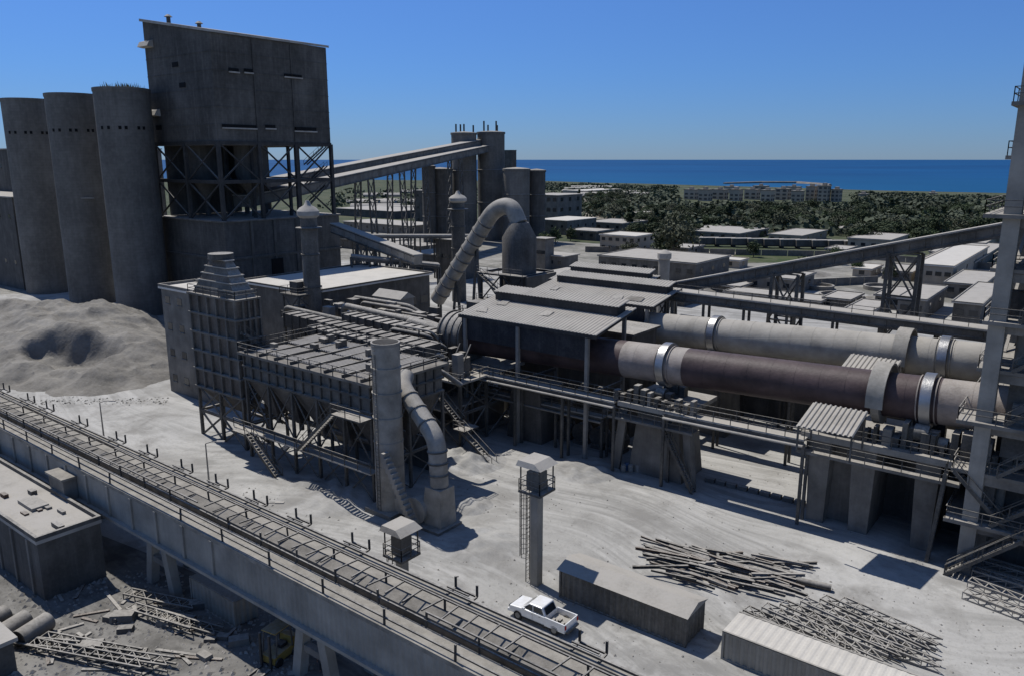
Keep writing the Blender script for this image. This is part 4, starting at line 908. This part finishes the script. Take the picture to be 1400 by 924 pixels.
def rocks(name,n,fn,smin,smax,m):
    b=MB()
    for i in range(n):
        px,py=fn();p=G(px,py);s=random.uniform(smin,smax)*random.random()**.5;vs=[]
        for d in ((1,0,0),(0,1,0),(-1,0,0),(0,-1,0),(0,0,.8),(0,0,-.3)):vs.append(p+V(d)*s*random.uniform(.6,1.2)+V((0,0,.1*s)))
        b.add(vs,[(0,1,4),(1,2,4),(2,3,4),(3,0,4),(1,0,5),(2,1,5),(3,2,5),(0,3,5)])
    o=b.build(name,m);o['kind']='stuff';o['label']=name.replace('_',' ')+' scattered over the yard';o['category']='rubble';return o
rocks('loose_rubble',2600,lambda:(random.uniform(-20,430),random.uniform(780,924)),.05,.35,rock)
rocks('yard_stones',1800,lambda:(random.uniform(560,1400),random.uniform(600,924)),.04,.2,rock)
rocks('track_stones',700,lambda:(random.gauss(420,150),random.gauss(690,12)),.05,.22,conc)
rocks('heap_lumps',350,lambda:(random.uniform(-10,230),random.gauss(549,3)),.05,.3,heapm)
for lab,px,py,s,h in (('low grey dust mound beside the stack foot',640,690,3,.7),('grey dust mound beneath the bag filter front',460,672,7,1.0),('dust mound near the blue drums',800,640,5,.8),('dust bank by the concrete pier',640,630,5,1.2),('flat dust mound beside the tall light tower',660,740,5,.5)):
    c=G(px,py);b=MB();n=28
    for j in range(n+1):
        for i in range(n+1):
            x=(i/n*2-1)*s;y=(j/n*2-1)*s;d=math.hypot(x,y)/s;z=h*max(0,math.cos(min(1,d)*1.5708))**1.2*(1+.7*noise.noise(V((c.x+x,c.y+y,0))*.8))-.08;b.v.append(c+V((x,y,z)))
    b.f=[(j*(n+1)+i,j*(n+1)+i+1,(j+1)*(n+1)+i+1,(j+1)*(n+1)+i) for j in range(n) for i in range(n)]
    tag(b.build('dust_mound',ym,None,smooth=60),lab,'mound')
# ---------------------------------------------------------------- light towers
def post_tower(label,px,pb,pt,s=1.):
    c=G(px,pb);z=PY(c,ZA,pt);r=T('light_tower',label,'tower',c)
    Ba(r,'post',concl,c,c+ZA*(z-.4),.75*s)
    Bx(r,'platform',steel,c.x-1.1*s,c.x+1.1*s,c.y-1.1*s,c.y+1.1*s,z-2.8,z-2.6)
    q=1.05*s;rail(r,[c+V((-q,-q,z-2.6)),c+V((q,-q,z-2.6)),c+V((q,q,z-2.6)),c+V((-q,q,z-2.6)),c+V((-q,-q,z-2.6))],1.,1.0,.06)
    Bx(r,'cabin',casing,c.x-.6*s,c.x+.6*s,c.y-.6*s,c.y+.6*s,z-2.6,z-1.0)
    for a in (-1,1):
        for b in (-1,1):Ba(r,'roof_post',steel,c+V((a*q*.9,b*q*.9,z-2.6)),c+V((a*q*.9,b*q*.9,z-.4)),.09)
    MB().frus(c.x-1.25*s,c.x+1.25*s,c.y-1.25*s,c.y+1.25*s,z-.45,c.x-1.1*s,c.x+.5*s,c.y-1.1*s,c.y+1.1*s,z).build('roof',dusty,r)
    lx=c.x-.9*s;m=MB()
    for yy in (-.25,.25):m.bar((lx,c.y+yy,0),(lx,c.y+yy,z-2.6),.06)
    k=0
    while k*.35<z-3:m.bar((lx,c.y-.25,.3+k*.35),(lx,c.y+.25,.3+k*.35),.04);k+=1
    m.build('ladder',steel,r)
    m=MB();k=0
    while 2.2+k*.9<z-2.7:
        zz=2.2+k*.9;m.pipe([(lx-.35+.4*math.cos(t),c.y+.4*math.sin(t),zz) for t in [i*.785 for i in range(9)]],.03,4,False);k+=1
    for t in (1.6,2.4,3.14,3.9,4.7):m.bar((lx-.35+.4*math.cos(t),c.y+.4*math.sin(t),2.2),(lx-.35+.4*math.cos(t),c.y+.4*math.sin(t),z-2.7),.04)
    m.build('ladder_cage',steel,r)
    return r
post_tower('tall slender concrete light tower with roofed cabin and caged ladder',733,798,627)
post_tower('shorter roofed light tower rising from behind the bridge',551,806,716)
def lamp(label,px,pb,pt,sd=1):
    c=G(px,pb);z=PY(c,ZA,pt);r=T('street_lamp',label,'street lamp',c)
    Cy(r,'pole',steell,c,c+ZA*z,.11,.06,10);e=c+ZA*(z+.25)+RT*1.3*sd;MB().pipe([c+ZA*z,c+ZA*(z+.2)+RT*.6*sd,e],.05,8).build('arm',steell,r,smooth=40)
    MB().bar(e-RT*.1*sd,e+RT*.75*sd,.28,.14).build('lamp_head',white,r);Cy(r,'foot',conc,c,c+ZA*.4,.25,k=10)
lamp('street lamp at the roadside below the soil heap',143,605,550);lamp('street lamp between the road and the bag filter',287,672,606);lamp('street lamp sticking up behind the bridge at its middle',362,722,690)
for i in range(5):
    p=G(852+i*5,645-(i%2)*3);m=MB();m.lathe(p,[(.28,0),(.3,.03),(.3,.28),(.31,.3),(.3,.32),(.3,.58),(.31,.6),(.3,.62),(.3,.87),(.28,.9)],16)
    tag(m.build('oil_drum',blued if i%2 else steell,None,smooth=40),'upright oil drum, one of a cluster left of the concrete kiln pier','drum','oil drums by the kiln pier')
# ---------------------------------------------------------------- pickup
cc=G(742,850)
r=T('pickup_truck','white double cab pickup truck driving along the dusty road behind the bridge','pickup truck',V((0,0,0)))
hw=.88
def side(poly,w,nm,m,bev=.05,par=None):
    return MB().prism([(x,-w,z) for x,z in poly],(0,2*w,0)).build(nm,m,par or r,bev=bev)
side([(-2.6,.5),(-2.65,.75),(-2.55,1.0),(-1.35,1.12),(.75,1.12),(.75,.42),(-2.3,.42)],hw,'body',carp,.07)
side([(-1.45,1.121),(-.75,1.72),(.45,1.74),(.78,1.121)],hw-.1,'cabin',carp,.06)
MB().add([(-1.44,-.68,1.17),(-1.44,.68,1.17),(-.83,.6,1.68),(-.83,-.6,1.68)],[(0,1,2,3)]).build('windscreen',glass,r).location.x-=.035
MB().add([(.79,-.66,1.18),(.79,.66,1.18),(.52,.6,1.66),(.52,-.6,1.66)],[(0,1,2,3)]).build('rear_window',glass,r).location.x+=.02
for s in (-1,1):
    for xa,xb,xc,xd in ((-1.25,-.42,-.42,-.72),(-.34,.6,.4,-.34)):
        MB().add([(xa,s*(hw-.085),1.18),(xb,s*(hw-.085),1.18),(xc,s*(hw-.085),1.62),(xd,s*(hw-.085),1.62)],[(0,1,2,3)]).build('side_window',glass,r)
    Bx(r,'bed_side',carp,.76,2.6,s*hw-.05,s*hw+.05,.45,1.15);Bx(r,'sill_trim',rub,-1.3,.9,s*hw-.03,s*hw+.03,.36,.44)
    Bx(r,'mirror',carp,-1.25,-1.05,s*(hw+.02) if s>0 else s*(hw+.2),s*(hw+.2) if s>0 else s*(hw+.02),1.15,1.32)
    Bx(r,'headlight',glass,-2.66,-2.5,s*.68-.17,s*.68+.17,.78,.94);Bx(r,'taillight',redl,2.6,2.67,s*.82-.07,s*.82+.07,.75,1.05)
    for xx in (-.5,.2):Bx(r,'door_handle',steel,xx,xx+.14,s*hw-.02 if s>0 else s*hw-.03,s*hw+.03 if s>0 else s*hw+.02,.95,.98)
    Bx(r,'door_seam',rub,-.39,-.375,s*hw-.004,s*hw+.004,.5,1.1)
    for xx in (-1.75,1.65):
        w=MB();w.cyl((xx,s*(hw-.16),.38),(xx,s*(hw+.05),.38),.38,n=24);t=w.build('wheel',rub,r,smooth=40)
        MB().cyl((xx,s*(hw+.03),.38),(xx,s*(hw+.07),.38),.22,n=20).build('rim',steell,t,smooth=40)
Bx(r,'tailgate',carp,2.55,2.62,-.82,.82,.5,1.15);Bx(r,'bed_floor',concl,.76,2.55,-.82,.82,.5,.66);Bx(r,'front_bumper',carp,-2.78,-2.55,-.85,.85,.42,.64);Bx(r,'rear_bumper',steel,2.62,2.8,-.8,.8,.42,.58);Bx(r,'grille',rub,-2.67,-2.6,-.45,.45,.7,.9)
for k in range(3):Bx(r,'cargo',random.choice((steel,concl)),1.1+k*.4,1.3+k*.42,-.5+.3*(k%2),-.1+.3*(k%2),.66,.85)
r.location=cc+V((0,0,.03));r.rotation_euler=(0,0,R(1))
c=G(383,900);r=T('forklift','small forklift parked in the shadow below the bridge','forklift',V((0,0,0)))
side([(-.9,.25),(.9,.25),(1.1,.5),(1.1,1.15),(.6,1.25),(.5,.8),(-.5,.75),(-.9,.7)],.5,'body',yel,.04)
for x,y in ((-.75,-.5),(-.75,.5),(.55,-.5),(.55,.5)):Ba(r,'guard_post',steel,(x,y,.7),(x*.8,y,2.1),.07)
Bx(r,'guard_roof',yel,-.75,.6,-.52,.52,2.1,2.16);Bx(r,'driver_seat',rub,-.1,.4,-.25,.25,.8,1.0)
for y in (-.35,.35):Ba(r,'mast',steeld,(-1.05,y,.1),(-1.05,y,2.2),.12);Ba(r,'fork',steeld,(-1.1,y,.12),(-2.1,y,.12),.12,.05)
for x in (-.6,.7):
    for s in (-1,1):Cy(r,'wheel',rub,(x,s*.42,.28),(x,s*.6,.28),.28)
r.location=c;r.rotation_euler=(0,0,R(100));r.scale=(1.25,1.25,1.25)
def person(label,loc,rz,shirt,trou):
    r=T('person',label,'person',V((0,0,0)))
    J={'pel':(0,0,.95,.15),'wa':(0,0,1.1,.125),'ch':(0,0,1.35,.16),'nk':(0,0,1.5,.065),'hd':(0,-.01,1.6,.085),'tp':(0,-.01,1.7,.09)}
    for s,n in ((-1,'l'),(1,'r')):
        J.update({'hp'+n:(s*.09,0,.9,.09),'kn'+n:(s*.11,-.03*s,.5,.06),'an'+n:(s*.12,.02-.05*s,.08,.04),'to'+n:(s*.13,-.16-.05*s,.04,.035),'sh'+n:(s*.19,0,1.43,.062),'el'+n:(s*.25,.03,1.14,.045),'wr'+n:(s*.26,-.06,.88,.03),'hn'+n:(s*.26,-.09,.79,.035)})
    E=[('pel','wa'),('wa','ch'),('ch','nk'),('nk','hd'),('hd','tp')]
    for n in 'lr':E+=[('pel','hp'+n),('hp'+n,'kn'+n),('kn'+n,'an'+n),('an'+n,'to'+n),('ch','sh'+n),('sh'+n,'el'+n),('el'+n,'wr'+n),('wr'+n,'hn'+n)]
    def sk_(name,keys,edges,m,grow,parent,root):
        me=bpy.data.meshes.new(name);idx={k:i for i,k in enumerate(keys)}
        me.from_pydata([J[k][:3] for k in keys],[(idx[a],idx[b]) for a,b in edges],[]);me.materials.append(m)
        o=bpy.data.objects.new(name,me);COL.objects.link(o);o.parent=parent;ORG[o.name]=V((0,0,0))
        md=o.modifiers.new('skin','SKIN')
        for k,i in idx.items():
            sv=me.skin_vertices[0].data[i];q=J[k][3]+grow;sv.radius=(q,q);sv.use_root=(k==root)
        sb=o.modifiers.new('sub','SUBSURF');sb.levels=2;sb.render_levels=2;md.use_smooth_shade=True
        return o
    sk_('body',list(J),E,skin,0,r,'pel')
    sk_('shirt',['pel','wa','ch','shl','ell','shr','elr'],[('pel','wa'),('wa','ch'),('ch','shl'),('shl','ell'),('ch','shr'),('shr','elr')],shirt,.02,r,'pel')
    sk_('trousers',['pel','hpl','knl','anl','hpr','knr','anr'],[('pel','hpl'),('hpl','knl'),('knl','anl'),('pel','hpr'),('hpr','knr'),('knr','anr')],trou,.018,r,'pel')
    MB().lathe((0,.01),[(.08,1.63),(.108,1.68),(.1,1.75),(.05,1.79)],14).build('hair',hair,r,smooth=60)
    MB().frus(-.015,.015,-.12,-.08,1.6,-.008,.008,-.1,-.08,1.65).build('nose',skin,r)
    r.location=loc;r.rotation_euler=(0,0,rz)
try:person('person in dark clothes standing in the shade below the bridge',G(440,918),R(30),cloth,cloth2)
except Exception as e:print('person failed',e)
# ---------------------------------------------------------------- background buildings
bgb=[('square office block with pale flat roof beyond the canopies',(868,348,820,894,325),cream,(5,2),(3,2)),
('long dark sided store with pale roof in the middle distance',(950,388,818,996,362),casing,(9,1),(3,1)),
('low pale roofed shed just behind the office block',(850,318,800,885,307),conc,(4,1),(2,1)),
('far long shed with white roof beside the dark trees',(800,268,770,850,262),cream,(0,0),(0,0)),
('pale shed under the right belt gallery',(1085,405,1020,1112,384),conc,(3,1),(2,1)),
('flat roofed block right of the green field',(1300,392,1250,1348,366),cream,(4,1),(4,1)),
('small square store with light roof nearest the right tower',(1262,440,1225,1290,412),conc,(2,1),(2,1)),
('low store with dusty roof at the far right',(1340,412,1290,1362,392),conc,(3,1),(2,1)),
('long white roofed warehouse near the tree belt at right',(1215,347,1158,1240,330),cream,(4,1),(2,1)),
('grey shed beside the round foundations',(1230,425,1195,1250,408),conc,(2,1),(1,1)),
('small white hut by the field edge',(1010,368,985,1022,358),cream,(1,1),(1,1)),
('pale walled house under the trees at far right',(1345,345,1310,1375,334),cream,(2,1),(2,1)),
('grey store left of the green field',(940,352,905,962,341),conc,(3,1),(1,1)),
('low shed in front of the tree belt, centre right',(1095,335,1050,1130,324),cream,(4,1),(2,1)),
('long low depot along the railway wagons',(1010,330,925,1050,321),conc,(6,1),(2,1)),
('small block beyond the depot',(885,300,860,905,293),cream,(2,1),(2,1)),
('stone coloured block beside the round vent',(1190,380,1165,1205,370),cream,(1,1),(1,1)),
('long shed with dusty roof behind the right stores',(1330,372,1260,1370,360),casing,(5,1),(2,1)),
('dusty shed immediately behind the level belt gallery',(1338,448,1300,1368,418),concd,(2,1),(2,1)),
('long dark wall like shed before the round foundations',(1120,425,990,1135,414),concd,(8,1),(1,1)),
('low dark workshop beneath the middle of the belt gallery',(1010,405,950,1035,394),concd,(4,1),(2,1)),
('tiny pump hut alone on the far pale yard',(1065,385,1050,1075,377),conc,(1,1),(1,1)),
('narrow dark store right of the pale shed',(1160,425,1125,1178,412),casing,(2,1),(1,1)),
('flat store with grey roof between the trees and the wagons',(1180,322,1140,1205,315),conc,(3,1),(1,1)),
('long grey store in front of the right tree belt',(1340,358,1270,1362,350),conc,(5,1),(1,1)),
('dark workshop behind the office block on its left',(815,330,775,838,318),concd,(3,1),(2,1)),
('grey block between the office block and the round vent',(920,372,890,935,360),conc,(2,1),(1,1)),
('low dark shed at the foot of the inclined belt gallery',(935,420,905,958,405),concd,(2,1),(1,1)),
('pair sized dark shed at the rear of the far yard',(1155,352,1128,1170,343),concd,(2,1),(1,1)),
('flat dark store directly left of the green field',(900,338,862,922,330),concd,(3,1),(1,1)),
('broad low grey shed by the right stores',(1245,385,1205,1262,374),conc,(3,1),(1,1)),
('dusty block behind the level belt gallery at its middle',(1185,445,1150,1212,430),conc,(2,1),(2,1))]
for lab,p,wm,wy,wx in bgb:building('industrial_shed',lab,'building',fit(*p),wm,dusty if (wm!=cream or p[1]%2) else droof,wy=wy,wx=wx,over=.4,par=.2,ws=(1.6,1.2))
for i,(lab,a,b) in enumerate((('long pale boundary wall in front of the railway wagons',(800,345),(1150,352)),('boundary wall running back towards the trees on the right',(1150,352),(1390,372)),('low dividing wall crossing the far pale yard',(1000,398),(1200,388)))):
    a=G(*a);b=G(*b);r=T('boundary_wall',lab,'wall',a);n=10
    for k in range(n):
        p=a+(b-a)*k/n;q=a+(b-a)*(k+.97)/n;Ba(r,'wall_panel',conc,p+ZA*1.1,q+ZA*1.1,.3,2.2)
for i,(px,py) in enumerate(((1150,408),(1205,396),(1120,395))):
    c=G(px,py);m=MB();R0=5.5-i*.8;m.lathe(c,[(R0,0),(R0,1.1),(R0-.5,1.1),(R0-.5,.3),(.2,.3)],32);tag(m.build('round_foundation',conc,None),('largest round concrete foundation ring in the far yard','round concrete foundation ring on the right in the far yard','round concrete foundation ring on the left in the far yard')[i],'foundation')
for i,(px,py,s,h) in enumerate(((1040,395,9,2.5),(965,400,6,1.6),(1210,410,6,2),(1100,375,8,2),(870,398,6,1.8))):
    c=G(px,py);b=MB();n=20
    for j in range(n+1):
        for k in range(n+1):
            x=(k/n*2-1)*s;y=(j/n*2-1)*s;d=math.hypot(x,y)/s;b.v.append(c+V((x,y,h*max(0,1-d)*(1+.5*noise.noise(V((c.x+x,c.y+y,0))*.5))-.05)))
    b.f=[(j*(n+1)+k,j*(n+1)+k+1,(j+1)*(n+1)+k+1,(j+1)*(n+1)+k) for j in range(n) for k in range(n)]
    tag(b.build('dust_mound',heapm,None,smooth=60),('broad grey spoil mound under the belt gallery','small spoil mound left of the round foundations','spoil mound beside the grey shed on the right','spoil mound near the tiny pump hut','spoil mound behind the canopies')[i],'mound')
wg=None
for i in range(12):
    px=925+i*22;c=G(px,336+i*.55)
    if wg is None:
        wg=T('rail_wagon','grey rail wagon in the line before the tree belt','wagon',c,'rail wagons in a line');Bx(wg,'body',concd,c.x-4.2,c.x+4.2,c.y-1.3,c.y+1.3,1.1,3.4);Bx(wg,'roof',dusty,c.x-4.3,c.x+4.3,c.y-1.4,c.y+1.4,3.4,3.7);Bx(wg,'chassis',steeld,c.x-4.2,c.x+4.2,c.y-1,c.y+1,.7,1.1)
        for dx in (-3,3):Cy(wg,'wheel',steeld,(c.x+dx,c.y-1,.45),(c.x+dx,c.y+1,.45),.45)
        wg.rotation_euler=(0,0,R(40))
    else:dup(wg,c,R(40))
gf=groundmat('field_green',(.05,.075,.03),(.09,.10,.05),(.15,.14,.10),False);tf=groundmat('field_tan',(.26,.235,.19),(.33,.30,.25),(.17,.16,.12),False)
for nm,ps,m,z in (('grass_field',((985,360),(1110,359),(1100,350),(1005,349)),gf,.06),('sand_ground',((925,358),(985,362),(1010,345),(940,343)),tf,.06),('dry_field',((700,300),(900,300),(880,272),(720,272)),tf,.03)):
    stru(MB().add([G(*p,z) for p in ps],[(0,1,2,3)]).build(nm,m))
gh=None;random.seed(3)
for i in range(18):
    px=random.uniform(745,930) if i<11 else random.uniform(462,585);py=random.uniform(258,270) if i<11 else random.uniform(262,290);c=G(px,py)
    if gh is None:
        gh=T('greenhouse','long pale greenhouse in the plain towards the sea','greenhouse',c,'greenhouses in the coastal plain')
        Bx(gh,'frame',steell,c.x-18,c.x+18,c.y-4,c.y+4,0,1.6);MB().prism([(c.x-18.1,c.y-4.1,1.6),(c.x-18.1,c.y-2.5,3),(c.x-18.1,c.y,3.6),(c.x-18.1,c.y+2.5,3),(c.x-18.1,c.y+4.1,1.6)],(36.2,0,0)).build('cover',dusty,gh)
    else:dup(gh,c,R(random.choice((20,24,40))))
random.seed(11)
town=[(945,273,22,13),(964,275,20,15),(984,273,26,13),(1006,275,19,15),(1028,273,24,13),(1049,276,20,15),(1070,274,24,15),(1090,276,19,14),(1109,275,17,19),(1126,276,18,21),(1143,276,15,16),(1000,264,24,8),(1040,264,26,9),(1085,264,24,8),(1118,265,18,8),(1275,270,12,5),(1180,272,14,6)]
tl=['leftmost','second from the left','third from the left','narrow one left of centre','centre left','centre','centre right','wide one right of centre','narrow and tall on the right','tall one near the right end','rightmost in the front row','low one in the back row, left','low one in the back row, centre','low one in the back row, right','short one ending the back row','small lone one far right by the shore','small lone one right of the town']
for i,(px,py,wp,hp) in enumerate(town):
    c=G(px,py);dp=(c-CAM).dot(FW);w=wp/f*dp*.72;h=hp/f*dp;x0,x1,y0,y1=c.x-w*.5,c.x+w*.5,c.y-4.5,c.y+4.5
    r=T('apartment_block','tan seaside apartment block beside the marina, '+tl[i],'apartment block',c)
    Bx(r,'wall',town_m,x0,x1,y0,y1,0,h);Bx(r,'roof',concd,x0-.4,x1+.4,y0-.4,y1+.4,h,h+.5);Bx(r,'stair_head',town_m,c.x-1.5,c.x+1.5,c.y-2,c.y+2,h+.5,h+2.4)
    n=max(1,int(h/3.2))
    for k in range(n):
        z=k*3.2+1;q=max(2,int(w/5))
        for e in range(q):
            xa=x0+w*(e+.2)/q;Bx(r,'window',concd,xa,xa+w*.55/q,y0-.15,y0+.1,z,z+1.6)
        for e in range(2):ya=y0+9*(e+.25)/2;Bx(r,'window',concd,x1-.1,x1+.15,ya,ya+2.4,z,z+1.6)
b=MB();pp=[G(px,py,-1.5) for px,py in ((990,252),(1040,250.8),(1090,251),(1135,254))];b.pipe(pp,[2.5,3,3,2.5],7)
o=b.build('breakwater',mat('breakwater_rock',(.2,.18,.155),dust=.1,sc=.1,k=1));tag(o,'rocky breakwater lying off the seaside apartment blocks','breakwater')
# ---------------------------------------------------------------- trees
def treeproto(name,label,seed,h,w,leaf,kind,group):
    rs=random.Random(seed);r=T(name,label,'tree',V((0,0,0)),group);t=MB()
    t.pipe([(0,0,-.2),(.1,.05,h*.3),(0,.1,h*.65)],[.03*h,.022*h,.01*h],8)
    bl=[]
    for i in range(13):
        a=rs.uniform(0,6.28);q=rs.uniform(.15,1)*w*.36;z=h*(.3+.5*rs.random())
        if kind=='cone':q*=(1.15-z/h)*1.3
        c=V((math.cos(a)*q,math.sin(a)*q,z));bl.append((c,w*.5*rs.uniform(.28,.5)*(1 if kind!='cone' else 1.2-z/h)))
        if i<7:t.pipe([(0,.05,h*.28+.2*i*h/10),c*.6+V((0,0,z*.3)),c],[.012*h,.008*h,.004*h],5)
    bl.append((V((0,0,h*.85)),w*.22))
    t.build('trunk',bark,r,smooth=60);cr=MB()
    for c,rad in bl:
        for k in range(85):
            d=V((rs.gauss(0,1),rs.gauss(0,1),rs.gauss(0,.8)));d.normalize();p=c+d*rad*rs.uniform(.55,1.1);s=rs.uniform(.035,.075)*h*.75
            a=V((rs.gauss(0,1),rs.gauss(0,1),rs.gauss(0,1))).normalized();b_=a.cross(d+V((.01,.3,.2))).normalized()
            cr.add([p-a*s,p+b_*s*.7,p+a*s,p-b_*s*.6+d*s*.3],[(0,1,2,3)])
    cr.build('crown',leaf,r);return r
G1='trees in the belt between plant and sea'
pr=[treeproto('broadleaf_tree','dark green tree in the belt between the plant and the sea',1,9,9,leafs[0],'r',G1),treeproto('olive_tree','grey green tree in the belt between the plant and the sea',2,8,10,leafs[1],'r',G1),treeproto('cypress_tree','slim upright tree in the belt between the plant and the sea',3,13,6,leafs[0],'cone',G1),treeproto('broadleaf_tree','bright green tree in the belt between the plant and the sea',4,7,8,leafs[2],'r',G1)]
random.seed(21);used=set();cnt=0
while cnt<290:
    px=random.uniform(790,1400);u=random.random()
    py=random.uniform(290,326)
    if px<860:py=random.uniform(272,300)
    if px>1160 and u<.25:py=random.uniform(318,338)
    if 950<px<1130 and py>316:continue
    c=G(px,py);k=random.choices((0,1,2,3),(5,3,.6,1.5))[0];s=random.uniform(.65,1.1)
    if k not in used:
        used.add(k);o=pr[k];o.location=c;o.scale=(s,s,s)
    else:o=dup(pr[k],c,random.uniform(0,6.28),sc=(s*1.25,s*1.25,s*random.uniform(.75,1.)))
    cnt+=1
near=[(920,356,16,1,'grey green tree standing alone beside the capped vent'),(905,352,10,0,'small dark tree left of the lone grey green tree'),(1278,335,12,0,'big dark tree above the right stores'),(1300,328,11,1,'olive coloured tree beside the big dark tree on the right'),(1225,330,9,0,'dark tree behind the white roofed warehouse'),(1340,330,11,0,'dark tree near the right tower'),(1140,362,6,3,'bright bush right of the green field'),(1095,372,5,3,'low bright green bush under the belt gallery'),(1070,318,10,1,'tall grey tree at the belt edge, centre'),(1370,322,11,0,'dark tree partly behind the right tower'),(760,335,7,3,'bright green tree right of the silo cluster'),(745,338,6,3,'small green tree next to the silo cluster'),(1170,375,5,3,'green shrub by the round foundations'),(1215,383,5,0,'dark shrub by the right stores'),(780,330,6,0,'dark round tree behind the grey store'),(1030,352,6,0,'dark tree at the rear edge of the green field'),(860,352,6,1,'grey green bush against the office block')]
for px,py,h,k,lab in near:
    s=h/(9,8,13,7)[k];o=dup(pr[k],G(px,py),random.uniform(0,6),label=lab,sc=(s,s,s));del o['group']
b=MB();rs=random.Random(5)
for i in range(3400):
    px=rs.uniform(450,1500);u=rs.random();lim=248+(px-750)*.034+3.5
    py=rs.uniform(255,322) if u<.45 else (rs.uniform(255,290) if u<.75 else lim+rs.uniform(0,9))
    if py<lim:continue
    if 920<px<1170 and 258<py<284:continue
    if px<735 and (py>285 or py<262):continue
    if px<800 and py>262 and rs.random()<.8:continue
    if px<900 and py>300:continue
    c=G(px,py);w=rs.uniform(5,10);h=rs.uniform(3,6) if py>lim+10 else rs.uniform(1.5,3.5)
    for k in range(20):
        d=V((rs.gauss(0,1),rs.gauss(0,1),abs(rs.gauss(0,1)))).normalized();p=c+V((d.x*w,d.y*w,d.z*h*.9+.5));s=rs.uniform(.8,1.8)
        a=V((rs.gauss(0,1),rs.gauss(0,1),rs.gauss(0,1))).normalized();q=a.cross(d).normalized();b.add([p-a*s,p+q*s,p+a*s,p-q*s],[(0,1,2,3)])
o=b.build('far_wood',mat('wood_leaves',(.062,.08,.05),dust=.25,sc=.02,var=.45,bump=0,side=.05,dc=(.15,.155,.12),k=1));o['kind']='stuff';o['label']='distant dark woodland spread over the coastal plain';o['category']='wood'
print('OBJ',len(bpy.data.objects))
